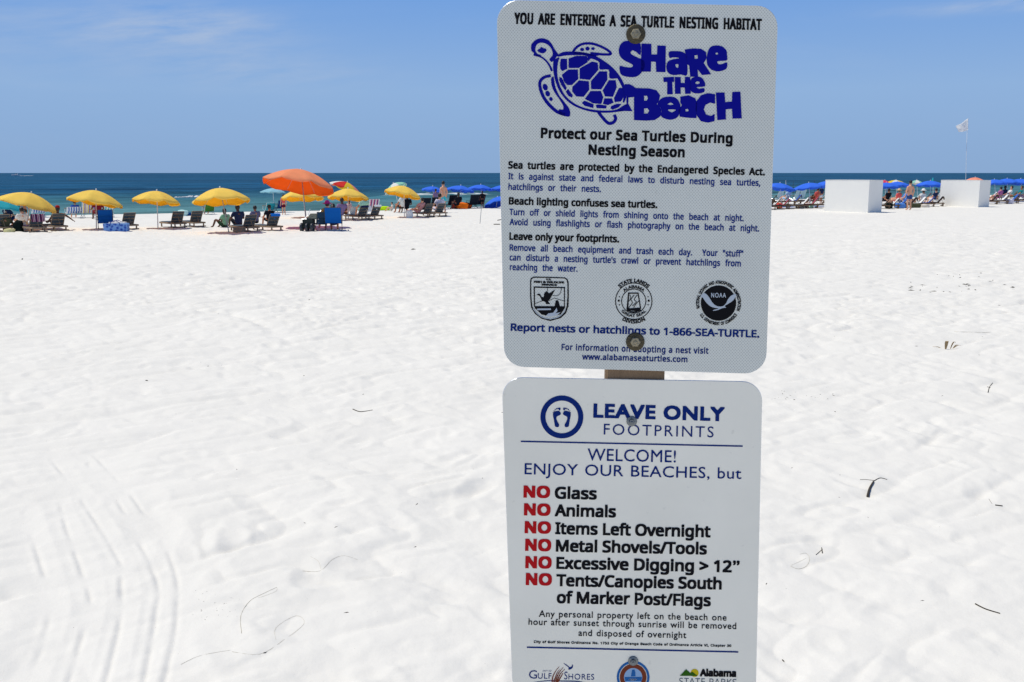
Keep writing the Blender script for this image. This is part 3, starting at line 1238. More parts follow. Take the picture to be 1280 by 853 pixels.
arc_text('GREAT SEAL', cx_, cy_, 20.2, 232, 128, 3.7, S2.mb, 0.03, inside=True)
arc_text('DIVISION', cx_, cy_, 28.0, 212, 148, 4.6, S2.mb, 0.035, inside=True)
S2.done('emblem', ink_black, U, 'round black line seal with a state map in the middle')
# --- round agency mark
S3 = Print(860, 345, 13.12, 0.0006)
S3.ell(500, 447, 290, 290, n=48)
cx_, cy_ = 860 + 500 / 13.12, 345 + 447 / 13.12
arc_text('NATIONAL OCEANIC AND ATMOSPHERIC ADMINISTRATION', cx_, cy_, 24.0, -105, 112, 4.2, S3.mb, 0.035, spw=1.6)
arc_text('U.S. DEPARTMENT OF COMMERCE', cx_, cy_, 27.8, 238, 122, 4.2, S3.mb, 0.035, inside=True, spw=1.6)
S3.done('emblem', ink_black, U, 'round black agency mark with a pale bird shape')
o3 = Print(860, 345, 13.12, 0.0010)
o3.poly([(200, 345), (255, 285), (300, 300), (350, 360), (400, 440), (470, 495), (560, 500), (620, 455), (650, 390), (700, 330), (760, 300),
         (790, 315), (740, 400), (670, 450), (600, 495), (625, 518), (560, 530), (480, 562), (405, 572), (430, 555), (500, 535), (400, 515),
         (330, 470), (270, 400), (240, 355)], k=3)
text('NOAA', 860 + 378 / 13.12, 345 + 352 / 13.12, 860 + 622 / 13.12, 345 + 356 / 13.12, 5.6, None, None, 0.01, 1.1, depth=0.0010, into=o3.mb)
o3.done('emblem_highlight', ink_pale, U)

# --- lower panel print
USE_BUILTIN[0] = True
text('LEAVE ONLY', 741.5, 522.3, 905.5, 526.9, 17.8, ink_blue, LO, 0.036, 1.1, 1.0)
USE_BUILTIN[0] = True
text('FOOTPRINTS', 754.6, 543.4, 891.9, 547.0, 13.4, ink_blue, LO, 0.0, 1.22, 1.0)
text('WELCOME!', 734.3, 575.8, 844.7, 578.3, 15.0, ink_blue, LO, 0.003, 1.04)
text('ENJOY OUR BEACHES, but', 655.7, 593.0, 926.6, 598.9, 13.8, ink_blue, LO, 0.003, 1.04, 1.15)
USE_BUILTIN[0] = False
noys = [(654.2, 622.2, 687.5), (654.8, 644.4, 688.1), (655.7, 666.7, 688.6), (656.3, 688.7, 688.9), (656.5, 710.4, 689.5), (657.1, 731.5, 689.8)]
for a, y, b in noys:
    text('NO', a, y, b, y + 0.7, 15.2, ink_red, LO, 0.036, 1.05)
for s, a, y, b, y2 in (('Glass', 693.3, 623.6, 745.9, 624.8), ('Animals', 693.3, 645.6, 769.9, 647.2), ('Items Left Overnight', 693.8, 667.9, 888.1, 672.0),
                       ('Metal Shovels/Tools', 694.7, 689.7, 883.5, 693.5), ('Excessive Digging > 12', 695.3, 711.3, 914.6, 715.8),
                       ('Tents/Canopies South', 695.3, 732.9, 902, 737.2), ('of Marker Post/Flags', 695.9, 754.2, 888.4, 758.2)):
    text(s, a, y, b, y2, 15.0, BK, LO, 0.024, 1.0, 1.0)
USE_BUILTIN[0] = True
text('\u201d', 915.8, 715.9, 924.3, 716.1, 15.0, BK, LO, 0.024)
text('Any personal property left on the beach one', 673.6, 771.2, 908.1, 776.0, 8.1, BK, LO, 0.010, 1.08, 1.2)
text('hour after sunset through sunrise will be removed', 660.6, 781.2, 920.2, 786.6, 8.1, BK, LO, 0.010, 1.08, 1.2)
text('and disposed of overnight', 723, 795.0, 857.8, 797.9, 8.1, BK, LO, 0.010, 1.08, 1.2)
USE_BUILTIN[0] = False
text('City of Gulf Shores Ordinance No. 1752 City of Orange Beach Code of Ordinance Article VI, Chapter 30', 667.2, 803.8, 914.1, 808.9, 3.0, BK, LO,
     0.03, 1.08, 1.3)
for a, b in (((651, 551.9), (928.3, 557.9)), ((658.6, 809.2), (922.8, 815.1))):
    q = Print(0, 0, 1.0)
    q.stroke([a, ((a[0] + b[0]) / 2, (a[1] + b[1]) / 2), b], 1.8, k=2)
    q.done('rule_line', ink_blue, LO)
q = Print(665, 490, 13.12)
q.ring(490, 412, 268, 352, 64)
for sx in (-1, 1):
    def fx(P):
        return [(490 + sx * (x - 490), y) for x, y in P]
    q.poly(fx([(512, 340), (535, 312), (580, 315), (625, 335), (636, 380), (625, 440), (610, 520), (602, 565), (570, 580), (540, 570), (536, 535),
               (560, 490), (580, 440), (570, 405), (530, 385), (508, 365)]), k=3)
    q.ell(490 + sx * 37, 280, 16, 24)
    for a_, b_, r_ in ((64, 272, 11), (86, 278, 10), (108, 292, 9), (128, 314, 8), (142, 340, 7)):
        q.ell(490 + sx * a_, b_, r_, r_ * 1.2)
q.done('emblem', ink_blue, LO, 'two footprints inside a thick blue ring')
# town mark
q = Print(650, 815, 12.19)
X = lambda v: 650 + v / 12.19
Y = lambda v: 815 + v / 12.19
USE_BUILTIN[0] = True
text('G', X(135), Y(405), X(258), Y(408), 10.2, None, None, -0.006, into=q.mb)
text('ULF', X(272), Y(408), X(480), Y(411), 7.0, None, None, -0.004, 1.1, into=q.mb)
text('S', X(672), Y(418), X(722), Y(420), 9.6, None, None, -0.006, into=q.mb)
text('HORES', X(738), Y(420), X(1130), Y(425), 7.0, None, None, -0.004, 1.1, into=q.mb)
text('CITY OF', X(345), Y(302), X(480), Y(304), 1.9, None, None, 0.0, into=q.mb)
q.stroke([(190, 470), (420, 440), (640, 445), (860, 450), (1000, 480)], (8, 20))
q.poly([(660, 170), (710, 195), (745, 225), (765, 232), (790, 215), (802, 188), (808, 215), (795, 250), (750, 272), (735, 262), (742, 240),
        (705, 210)], k=3)
q.done('emblem', ink_blue, LO, 'small town name print with a flying gull')
q = Print(650, 815, 12.19, 0.0008)
for P in ([(490, 462), (500, 380), (545, 290), (600, 222)], [(515, 462), (540, 390), (560, 330), (605, 262)], [(545, 462), (580, 340), (660, 232)],
          [(560, 462), (610, 340), (685, 262)], [(575, 462), (640, 350), (655, 320)]):
    q.stroke(P, (22, 5))
q.done('emblem', ink_brown, LO, 'brown sea grass blades in the town name print')
# round seal at the foot
q = Print(755, 815, 17.07, 0.0005)
q.ring(622, 540, 300, 350, 48, 0)
q.ring(622, 540, 195, 285, 48, 1)
q.ell(622, 540, 195, 195, n=40, mi=2)
q.done('emblem', [ink_water, ink_brown, ink_sky], LO, 'round blue and brown seal with a ship')
q = Print(755, 815, 17.07, 0.0009)
q.poly([(440, 535), (810, 535), (800, 620), (450, 620)], smooth=False, mi=0)
q.poly([(575, 520), (590, 440), (600, 380), (650, 375), (668, 440), (672, 520)], smooth=False, mi=0)
q.poly([(515, 575), (620, 565), (715, 575), (640, 610), (560, 605)], mi=1)
q.done('emblem_highlight', [ink_water, ink_pale], LO)
# park mark
q = Print(840, 825, 14.22, 0.0005)
q.ell(402, 232, 72, 72, n=24, mi=1)
q.done('emblem', [ink_green, ink_yellow], LO, 'yellow sun disc of the park mark')
q = Print(840, 825, 14.22, 0.0009)
q.poly([(138, 282), (250, 165), (325, 232), (360, 208), (455, 284)], smooth=False)
q.done('emblem', ink_green, LO, 'green hills of the park mark')
USE_BUILTIN[0] = False
text('Alabama', 840 + 495 / 14.22, 845.6, 840 + 1140 / 14.22, 846.4, 9.3, BK, LO, 0.04, 1.0)
text('STATE PARKS', 848.8, 855.8, 920.5, 857.3, 8.2, ink_grey, LO, 0.0, 1.05, 1.1)

# --- bolts
m_bolt = mat('tarnished_brass_bolt', s2l(84, 78, 62), 0.5, 0.25, 120, 0.3, 300, metal=0.85)
m_steel = mat('zinc_bolt', s2l(120, 126, 130), 0.4, 0.2, 200, 0.2, 300, metal=0.9)
FR = Matrix.Rotation(math.pi / 2, 3, 'X')    # lathe axis -> local -y


m_boltlite = mat('worn_bolt_head', s2l(150, 142, 120), 0.4, 0.2, 200, 0.2, 300, metal=0.7)


def bolt(px, py, rpx, m, parent):
    x, z = loc(px, py)
    x2, _ = loc(px + rpx, py)
    r = abs(x2 - x)
    w = MB()
    w.lathe([(0.0, 0.0022), (r * 0.9, 0.0022), (r, 0.0016), (r, 0.0)], (x, 0, z), 28, rot=FR)
    b = obj('washer', w, m, parent, True)
    h = MB()
    hr = r * 0.56
    h.lathe([(0.0, 0.0078), (hr * 0.45, 0.0078), (hr * 0.50, 0.0072), (hr * 0.85, 0.0072), (hr, 0.0060), (hr, 0.0022)], (x, 0, z), 6, rot=FR)
    h.lathe([(0.0, 0.0092), (hr * 0.28, 0.0088), (hr * 0.34, 0.0078)], (x, 0, z), 12, rot=FR)
    obj('bolt', h, m_boltlite if m is m_bolt else m, parent)


bolt(794.7, 43.0, 12.0, m_bolt, U)
bolt(794.0, 427.2, 11.6, m_bolt, U)
bolt(789.6, 526.6, 6.6, m_steel, LO)
bolt(791.4, 826.2, 6.4, m_steel, LO)

# ------------------------------------------------------------------ beach furniture
SEAWARD = math.atan2(0.542, 0.840)      # turns local +y towards the water
m_wood = mat('silvered_lounger_wood', s2l(150, 132, 112), 0.85, 0.25, 6, 0.4, 60, 0.2)
m_wood_d = mat('dark_brown_wood', s2l(120, 98, 78), 0.85, 0.25, 6, 0.4, 60, 0.2)  # plain brown wood of the right-hand loungers and chair armrests
m_sling = mat('slate_sling_fabric', s2l(70, 84, 96), 0.8, 0.15, 20, 0.3, 200, 0.2)
m_pole = mat('white_pole', (0.72, 0.73, 0.74), 0.4, 0.04)
m_polewood = mat('grey_pole', (0.30, 0.33, 0.34), 0.4, 0.1)
m_alu = mat('bright_aluminium_tube', (0.65, 0.67, 0.70), 0.3, 0.05, metal=0.8)
m_darktube = mat('dark_steel_tube', (0.03, 0.035, 0.045), 0.4, 0.1)
m_rib = mat('umbrella_rib', (0.6, 0.6, 0.6), 0.4, 0.05)


def fab(name, rgb, tr=0.0):
    return mat(name, s2l(*rgb), 0.85, 0.07, 3.5, 0.35, 9, 0.15, translucent=tr, bdist=0.02)


F_YEL = fab('yellow_canvas_sunlit_tint', (255, 232, 116), 0.36)  # paler than the cloth: sun glare on the top painted into the colour
F_ORA = fab('orange_canvas_sunlit_tint', (255, 188, 138), 0.45)  # overexposed sunlit paleness of the top put into the base colour
F_BLU = fab('blue_canvas', (62, 118, 236), 0.12)
F_TEAL = fab('teal_canvas', (60, 185, 195), 0.3)
F_LBL = fab('pale_blue_canvas', (165, 215, 228), 0.3)
F_WHT = fab('white_canvas', (236, 236, 230), 0.25)
F_RED = fab('red_canvas', (225, 60, 55), 0.3)
F_GRN = fab('mint_canvas', (165, 220, 200), 0.3)
F_PNK = fab('pink_canvas', (240, 80, 110), 0.3)
F_PEA = fab('peach_canvas', (250, 170, 140), 0.3)


F_YEL_IN = fab('yellow_canvas_backlit_tint', (255, 200, 52), 0.42)  # deeper copy of the yellow; light glowing through is painted in
F_ORA_IN = fab('orange_canvas_backlit_tint', (255, 128, 42), 0.48)  # same cloth, with the backlit underside's richer orange put into the colour


def umbrella(label, apex, edge_w, foot, mats, tilt=(0.0, 6.0), sag=0.30, group=None, valance=0.07, gores=8, pole=None, Y=None, cat='umbrella', inner=None):
    """apex, foot: photo positions; edge_w: canopy width in photo pixels"""
    B = ground(*foot)
    if Y is not None:
        B = atY(foot[0], foot[1], Y)
        B.z = gz(B.x, B.y)
    A = atY(apex[0], apex[1], B.y)
    Rr = edge_w / 2 * B.y / F
    root = thing('beach_umbrella', label, cat, B, 0, group)
    ax = A - B
    d = ax.normalized()
    p = MB()
    p.tube([-d * 0.35, ax * 0.5, ax * 0.985], [0.019, 0.019, 0.015], 8)
    obj('pole', p, pole or m_pole, root, True)
    axis = (Vector((0, 0, 1)) + Vector((math.tan(R(tilt[0])), math.tan(R(tilt[1])), 0))).normalized()
    q = Vector((0, 0, 1)).rotation_difference(axis).to_matrix()
    rad = Rr
    seg = gores * 6
    rings = 9
    c = MB()
    vs = [ax]
    s = sag * rad * 2 * 0.62
    ph = random.random()

    def prof(t, u):
        # u: -1..1 across one gore, 0 in the middle
        sc = 1 - 0.055 * t * t * (1 - u * u)
        rr = rad * t * sc
        z = -s * (t ** 1.75) - 0.045 * rad * t * (1 - u * u) * (0.4 + 0.6 * t)
        return rr, z
    for i in range(1, rings + 1):
        t = i / rings
        for k in range(seg):
            a = 2 * math.pi * (k / seg) + ph
            u = ((k % 6) / 3.0) - 1.0
            rr, z = prof(t, u)
            vs.append(ax + q @ Vector((rr * math.cos(a), rr * math.sin(a), z)))
    fs, mi = [], []
    nm = len(mats)
    for k in range(seg):
        fs.append((0, 1 + k, 1 + (k + 1) % seg))
        mi.append((k // 6) % nm)
    for i in range(rings - 1):
        for k in range(seg):
            a, b = 1 + i * seg + k, 1 + i * seg + (k + 1) % seg
            fs.append((a, a + seg, b + seg, b))
            mi.append((k // 6) % nm)
    if valance:
        o = len(vs)
        for k in range(seg):
            a = 2 * math.pi * (k / seg) + ph
            u = ((k % 6) / 3.0) - 1.0
            rr, z = prof(1, u)
            h = valance * (0.65 + 0.35 * (1 - u * u)) + 0.012 * math.sin(k * 1.7)
            vs.append(ax + q @ Vector(((rr + 0.01) * math.cos(a), (rr + 0.01) * math.sin(a), z)) - Vector((0, 0, h)))
        for k in range(seg):
            a, b = 1 + (rings - 1) * seg + k, 1 + (rings - 1) * seg + (k + 1) % seg
            fs.append((a, o + k, o + (k + 1) % seg, b))
            mi.append((k // 6) % nm)
    me = bpy.data.meshes.new('canopy')
    me.from_pydata([tuple(v) for v in vs], [], fs)
    me.polygons.foreach_set('material_index', mi)
    me.polygons.foreach_set('use_smooth', [True] * len(fs))
    me.update()
    co = link('canopy', me, list(mats), root)
    so_ = co.modifiers.new('thickness', 'SOLIDIFY')
    so_.thickness = 0.004
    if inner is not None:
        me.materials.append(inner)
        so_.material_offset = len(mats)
    r_ = MB()
    for g in range(gores):
        a = 2 * math.pi * g / gores + ph
        pts = []
        for t in (0.05, 0.35, 0.7, 0.99):
            rr, z = prof(t, -1)
            pts.append(ax + q @ Vector((rr * math.cos(a), rr * math.sin(a), z - 0.012)))
        r_.tube(pts, 0.005, 4)
    obj('ribs', r_, m_rib, root)
    f = MB()
    f.lathe([(0.0, 0.07), (0.02, 0.065), (0.028, 0.04), (0.02, 0.015), (0.045, 0.0), (0.0, -0.005)], ax, 8, rot=q)
    obj('finial', f, m_pole, root, True)
    return root


LS = 0.80
# ---- wooden lounger prototype: seat end towards +y, raised back at the origin end
def lounger(label, p, rz, back=58, fabric=None, wood=None, group='wooden beach loungers', w=0.60):
    fabric = fabric or m_sling
    wood = wood or m_wood
    root = thing('beach_lounger', label, 'lounger', p, rz, group)
    root.scale = (LS,) * 3
    f = MB()
    hw = w / 2
    for s in (-1, 1):
        f.box((s * hw, 0.42, 0.25), (0.045, 1.80, 0.075))
    for y in (-0.46, 0.0, 0.66, 1.30):
        f.box((0, y, 0.245), (w - 0.047, 0.05, 0.06))
    f.box((0, -0.30, 0.07), (w + 0.20, 0.09, 0.05))
    obj('frame', f, wood, root)
    for s in (-1, 1):
        for y in (-0.38, 1.20):
            l = MB()
            l.box((s * (hw - 0.05), y, 0.105), (0.05, 0.07, 0.22), taper=0.9)
            obj('leg', l, wood, root)
    sm = MB()
    sm.strip([(0.02, 0.305), (0.35, 0.292), (0.8, 0.292), (1.25, 0.305)], -hw + 0.02, hw - 0.02, 0.018)
    obj('seat', sm, fabric, root)
    a = R(back)
    L_ = 0.62
    b = MB()
    by = [(0.0 - math.cos(a) * L_ * t + 0.02 * math.sin(t * 3.1), 0.30 + math.sin(a) * L_ * t) for t in (0, 0.25, 0.5, 0.75, 0.985)]
    b.strip(by, -hw + 0.035, hw - 0.035, 0.016)
    bo = obj('backrest', b, fabric, root)
    r = MB()
    for s in (-1, 1):
        r.tube([(s * (hw - 0.02), 0.0, 0.29), (s * (hw - 0.02), -math.cos(a) * L_, 0.30 + math.sin(a) * L_)], 0.018, 6)
    r.tube([(-hw + 0.02, -math.cos(a) * L_, 0.30 + math.sin(a) * L_), (hw - 0.02, -math.cos(a) * L_, 0.30 + math.sin(a) * L_)], 0.018, 6)
    r.tube([(0, -math.cos(a) * L_ * 0.6, 0.30 + math.sin(a) * L_ * 0.6), (0, -0.44, 0.26)], 0.013, 6)
    obj('back_frame', r, wood, bo)
    for t in (0.18, 0.5, 0.82):
        sl = MB()
        sl.box((0, 0, 0), (w - 0.08, 0.045, 0.012), Matrix.Rotation(a + math.pi, 3, 'X'))
        obj('slat', sl, wood, root, loc=(0, -math.cos(a) * L_ * t - 0.018, 0.30 + math.sin(a) * L_ * t - 0.012))
    return root


def place(proto, label, p, rz, group=None):
    o = copy_tree(proto)
    o.location = p
    o.rotation_euler = (0, 0, rz)
    o['label'] = label
    if group:
        o['group'] = group
    return o


# ---- folding beach chair: fabric seat and back on a tube frame
def beach_chair(label, p, rz, fabric, tube=None, w=0.56, h=0.86, seat=0.27, group=None):
    tube = tube or m_alu
    root = thing('beach_chair', label, 'chair', p, rz, group)
    hw = w / 2
    f = MB()
    for s in (-1, 1):
        x = s * hw
        f.tube([(x, 0.30, 0.0), (x, -0.22, seat), (x, -0.46, h)], 0.011, 6)
        f.tube([(x, -0.42, 0.0), (x, 0.26, seat + 0.02)], 0.011, 6)
        f.tube([(x, 0.24, seat), (x, 0.22, seat + 0.2)], 0.011, 6)
    f.tube([(-hw, -0.46, h), (hw, -0.46, h)], 0.011, 6)
    f.tube([(-hw, -0.42, 0.01), (hw, -0.42, 0.01)], 0.011, 6)
    f.tube([(-hw, 0.30, 0.01), (hw, 0.30, 0.01)], 0.011, 6)
    obj('frame', f, tube, root)
    for s in (-1, 1):
        a = MB()
        a.box((s * hw, 0.0, seat + 0.21), (0.05, 0.50, 0.025))
        obj('armrest', a, m_wood_d, root)
    sm = MB()
    sm.strip([(-0.22, seat - 0.01), (0.0, seat - 0.04), (0.26, seat + 0.01)], -hw + 0.012, hw - 0.012, 0.008)
    obj('seat', sm, fabric, root)
    b = MB()
    b.strip([(-0.22, seat), (-0.31, seat + 0.2), (-0.40, h - 0.2), (-0.46, h)], -hw + 0.012, hw - 0.012, 0.008)
    obj('backrest', b, fabric, root)
    return root


# ---- people: one skinned body per pose
def skin_mesh(name, pts, edges, root=0, sub=1):
    me = bpy.data.meshes.new(name)
    me.from_pydata([p[0] for p in pts], edges, [])
    o = bpy.data.objects.new(name, me)
    COL.objects.link(o)
    o.modifiers.new('s', 'SKIN')
    for i, v in enumerate(me.skin_vertices[0].data):
        r = pts[i][1]
        v.radius = r if isinstance(r, tuple) else (r, r)
        v.use_root = (i == root)
    ss = o.modifiers.new('u', 'SUBSURF')
    ss.levels = sub
    ss.render_levels = sub
    dg = bpy.context.evaluated_depsgraph_get()
    out = bpy.data.meshes.new_from_object(o.evaluated_get(dg))
    out.name = name
    bpy.data.objects.remove(o)
    bpy.data.meshes.remove(me)
    out.polygons.foreach_set('use_smooth', [True] * len(out.polygons))
    return out


def joints(pose):
    """returns dict of joints, for an adult facing +y"""
    if pose in ('stand', 'reach'):
        J = dict(pel=(0, 0, .95), wst=(0, -.01, 1.10), chs=(0, -.01, 1.32), nck=(0, 0, 1.48), hd0=(0, .01, 1.58), hd1=(0, .015, 1.68),
                 hip=(.09, 0, .90), kne=(.10, .03, .50), ank=(.11, -.02, .08), toe=(.13, .14, .03),
                 sho=(.18, -.01, 1.41), elb=(.25, -.03, 1.13), wri=(.26, .07, .90), hnd=(.26, .10, .82))
        if pose == 'reach':
            J.update(elb=(.27, .10, 1.18), wri=(.22, .34, 1.22), hnd=(.20, .42, 1.23), kne=(.13, .08, .50), ank=(.16, .04, .08), toe=(.18, .2, .03))
    elif pose == 'chair':
        J = dict(pel=(0, -.10, .36), wst=(0, -.16, .48), chs=(0, -.24, .70), nck=(0, -.27, .86), hd0=(0, -.25, .95), hd1=(0, -.24, 1.05),
                 hip=(.09, -.06, .35), kne=(.14, .34, .46), ank=(.13, .52, .10), toe=(.14, .68, .04),
                 sho=(.18, -.27, .79), elb=(.28, -.14, .54), wri=(.27, .12, .51), hnd=(.26, .20, .50))
    elif pose == 'ground':
        J = dict(pel=(0, 0, .13), wst=(0, -.04, .26), chs=(0, -.06, .48), nck=(0, -.03, .64), hd0=(0, .0, .73), hd1=(0, .01, .83),
                 hip=(.09, .04, .13), kne=(.22, .36, .42), ank=(.20, .56, .09), toe=(.22, .70, .04),
                 sho=(.18, -.05, .57), elb=(.27, .10, .36), wri=(.24, .32, .38), hnd=(.23, .38, .37))
    elif pose == 'lounge':
        J = dict(pel=(0, .05, .40), wst=(0, -.04, .50), chs=(0, -.16, .70), nck=(0, -.25, .86), hd0=(0, -.26, .96), hd1=(0, -.27, 1.06),
                 hip=(.09, .10, .38), kne=(.11, .50, .48), ank=(.11, .88, .37), toe=(.12, .96, .46),
                 sho=(.18, -.22, .80), elb=(.27, -.05, .58), wri=(.26, .20, .50), hnd=(.26, .28, .48))
    return J


BODY = {}


def body_meshes(pose, arm_out=False):
    key = (pose, arm_out)
    if key in BODY:
        return BODY[key]
    J = joints(pose)

    def S(n, s):
        a = J[n]
        if arm_out and s > 0 and n in ('elb', 'wri', 'hnd'):
            sh = J['sho']
            d = {'elb': (.27, .03, -.14), 'wri': (.48, .08, -.30), 'hnd': (.54, .10, -.34)}[n]
            return (sh[0] + d[0], sh[1] + d[1], sh[2] + d[2])
        return (a[0] * s, a[1], a[2])
    P, Eg = [], []

    def add(p, r, par=None):
        P.append((p, r))
        if par is not None:
            Eg.append((par, len(P) - 1))
        return len(P) - 1
    pel = add(J['pel'], (.145, .10))
    wst = add(J['wst'], (.130, .09), pel)
    chs = add(J['chs'], (.150, .105), wst)
    nck = add(J['nck'], .055, chs)
    h0 = add(J['hd0'], (.072, .085), nck)
    h1 = add(J['hd1'], (.078, .095), h0)
    h1p = J['hd1']
    add((h1p[0], h1p[1] + .01, h1p[2] + .075), .045, h1)
    hd = J['hd0']
    for s in (-1, 1):
        hi = add(S('hip', s), .095, pel)
        kn = add(S('kne', s), .060, hi)
        an = add(S('ank', s), .040, kn)
        add(S('toe', s), (.042, .028), an)
        sh = add(S('sho', s), .062, chs)
        el = add(S('elb', s), .043, sh)
        wr = add(S('wri', s), .028, el)
        add(S('hnd', s), (.034, .018), wr)
    body = skin_mesh('body', P, Eg)
    # hands' fingers, nose, ears joined into the same mesh
    bm = bmesh.new()
    bm.from_mesh(body)
    extra = MB()
    for s in (-1, 1):
        h, wv = Vector(S('hnd', s)), Vector(S('wri', s))
        d = (h - wv).normalized()
        side = d.cross(Vector((0, 0, 1))) if abs(d.z) < .9 else Vector((0, 1, 0))
        side = side.normalized()
        for k, ln in enumerate((.055, .068, .072, .066, .05)):
            o_ = side * (k - 2) * .017
            if k == 0:
                extra.tube([wv + d * .02 + o_, wv + d * .05 + o_ * 2.0, wv + d * .085 + o_ * 1.7], [.010, .009, .007], 5)
            else:
                extra.tube([h + o_, h + d * ln * .6 + o_, h + d * ln * .95 + o_ - Vector((0, 0, .015))], [.009, .008, .006], 5)
        extra.lathe([(0, -.018), (.014, -.01), (.016, .0), (.014, .012), (0, .02)], (hd[0] + s * .082, hd[1], hd[2] + .05), 6)
    extra.tube([(hd[0], hd[1] + .085, hd[2] + .07), (hd[0], hd[1] + .112, hd[2] + .035), (hd[0], hd[1] + .09, hd[2] + .025)], [.009, .014, .008], 6)
    em = extra.mesh('x', True)
    bm.from_mesh(em)
    bm.to_mesh(body)
    bm.free()
    bpy.data.meshes.remove(em)
    # shirt
    P2 = [(J['pel'], (.160, .118)), (J['wst'], (.150, .112)), (J['chs'], (.185, .150)), (tuple(np.array(J['chs']) * .30 + np.array(J['nck']) * .70), .100)]
    E2 = [(0, 1), (1, 2), (2, 3)]
    for s in (-1, 1):
        a = np.array(S('sho', s))
        b = np.array(S('elb', s))
        P2.append((tuple(a), .098))
        P2.append((tuple(a * .35 + b * .65), .068))
        E2 += [(2, len(P2) - 2), (len(P2) - 2, len(P2) - 1)]
    shirt = skin_mesh('shirt', P2, E2)
    P3 = [(J['pel'], (.158, .112)), (tuple(np.array(J['pel']) * .5 + np.array(J['wst']) * .5), (.150, .105))]
    E3 = [(0, 1)]
    for s in (-1, 1):
        a = np.array(S('hip', s))
        b = np.array(S('kne', s))
        P3.append((tuple(a), .112))
        P3.append((tuple(a * .3 + b * .7), .085))
        E3 += [(0, len(P3) - 2), (len(P3) - 2, len(P3) - 1)]
    shorts = skin_mesh('shorts', P3, E3)
    hp = np.array(J['hd1'])
    hair = MB()
    hair.lathe([(.0, .105), (.045, .098), (.078, .07), (.098, .02), (.098, -.03), (.085, -.075), (.06, -.10)],
               (hp[0], hp[1] - .012, hp[2] - .005), 12)
    # cut the face side by squeezing front vertices back
    hv = []
    for x, y, z in hair.v:
        if y > hp[1] + .03 and z < hp[2] + .035:
            y = hp[1] + .03
        hv.append((x, y, z))
    hair.v = hv
    hm = hair.mesh('hair', True)
    lng = MB()
    lng.tube([(hp[0], hp[1] - .05, hp[2] + .03), (hp[0], hp[1] - .085, hp[2] - .08), (hp[0], hp[1] - .10, hp[2] - .20), (hp[0], hp[1] - .10, hp[2] - .28)],
             [.07, .085, .08, .03], 8)
    lm = lng.mesh('long_hair', True)
    hat = MB()
    hat.lathe([(.0, .135), (.05, .13), (.088, .10), (.10, .045), (.105, .035), (.20, .0), (.205, -.008), (.11, .02), (.095, .02)],
              (hp[0], hp[1], hp[2] + .005), 14)
    htm = hat.mesh('hat', True)
    cap = MB()
    cap.lathe([(.0, .115), (.05, .11), (.09, .075), (.102, .015), (.096, .01)], (hp[0], hp[1] - .005, hp[2] + .01), 12)
    cap.box((hp[0], hp[1] + .135, hp[2] + .025), (.13, .10, .012))
    cm = cap.mesh('cap', True)
    BODY[key] = dict(body=body, shirt=shirt, shorts=shorts, hair=hm, long_hair=lm, hat=htm, cap=cm)
    return BODY[key]


SKIN_A = mat('light_skin', s2l(225, 168, 135), 0.55, 0.06, 10, spec=0.35)
SKIN_B = mat('tanned_skin', s2l(178, 118, 84), 0.55, 0.06, 10, spec=0.35)
SKIN_C = mat('brown_skin', s2l(96, 62, 46), 0.55, 0.06, 10, spec=0.35)
HAIR_D = mat('dark_hair', (0.012, 0.010, 0.010), 0.5, 0.2, 60)
HAIR_B = mat('brown_hair', (0.05, 0.028, 0.015), 0.5, 0.2, 60)


def cloth(name, rgb):
    return mat(name, s2l(*rgb), 0.9, 0.1, 12, 0.3, 60, 0.1)


def person(label, p, pose, rz, skin=SKIN_B, shirt=None, shorts=None, hair=HAIR_D, hat=None, cap=None, long_hair=False, scale=1.0, arm_out=False, group=None):
    M = body_meshes(pose, arm_out)
    root = thing('person', label, 'person', p, rz, group)
    root.scale = (scale,) * 3

    def part(n, m):
        me = M[n].copy()
        me.materials.clear()
        link(n, me, m, root)
    part('body', skin)
    if shirt:
        part('shirt', shirt)
    part('shorts', shorts or shirt or HAIR_D)
    if hat:
        part('hat', hat)
    if cap:
        part('cap', cap)
    part('hair', hair)
    if long_hair:
        part('long_hair', hair)
    return root


def stripe_mat(name, cols, scale, axis=0):
    if name in MATS:
        return MATS[name]
    m = bpy.data.materials.new(name)
    m.use_nodes = True
    N, L = m.node_tree.nodes, m.node_tree.links
    b = N['Principled BSDF']
    tc = N.new('ShaderNodeTexCoord')
    sp = N.new('ShaderNodeSeparateXYZ')
    L.new(tc.outputs['Object'], sp.inputs[0])
    mu = N.new('ShaderNodeMath')
    mu.operation = 'MULTIPLY'
    mu.inputs[1].default_value = scale
    L.new(sp.outputs[axis], mu.inputs[0])
    fr = N.new('ShaderNodeMath')
    fr.operation = 'FRACT'
    L.new(mu.outputs[0], fr.inputs[0])
    cr = N.new('ShaderNodeValToRGB')
    cr.color_ramp.interpolation = 'CONSTANT'
    n = len(cols)
    e = cr.color_ramp.elements
    e[0].position, e[0].color = 0, s2l(*cols[0]) + (1,)
    e[1].position, e[1].color = 1.0 / n, s2l(*cols[1]) + (1,)
    for i in range(2, n):
        x = e.new(i / n)
        x.color = s2l(*cols[i]) + (1,)
    L.new(fr.outputs[0], cr.inputs[0])
    L.new(cr.outputs[0], b.inputs['Base Color'])
    b.inputs['Roughness'].default_value = 0.9
    b.inputs['Specular IOR Level'].default_value = 0.1
    MATS[name] = m
    return m


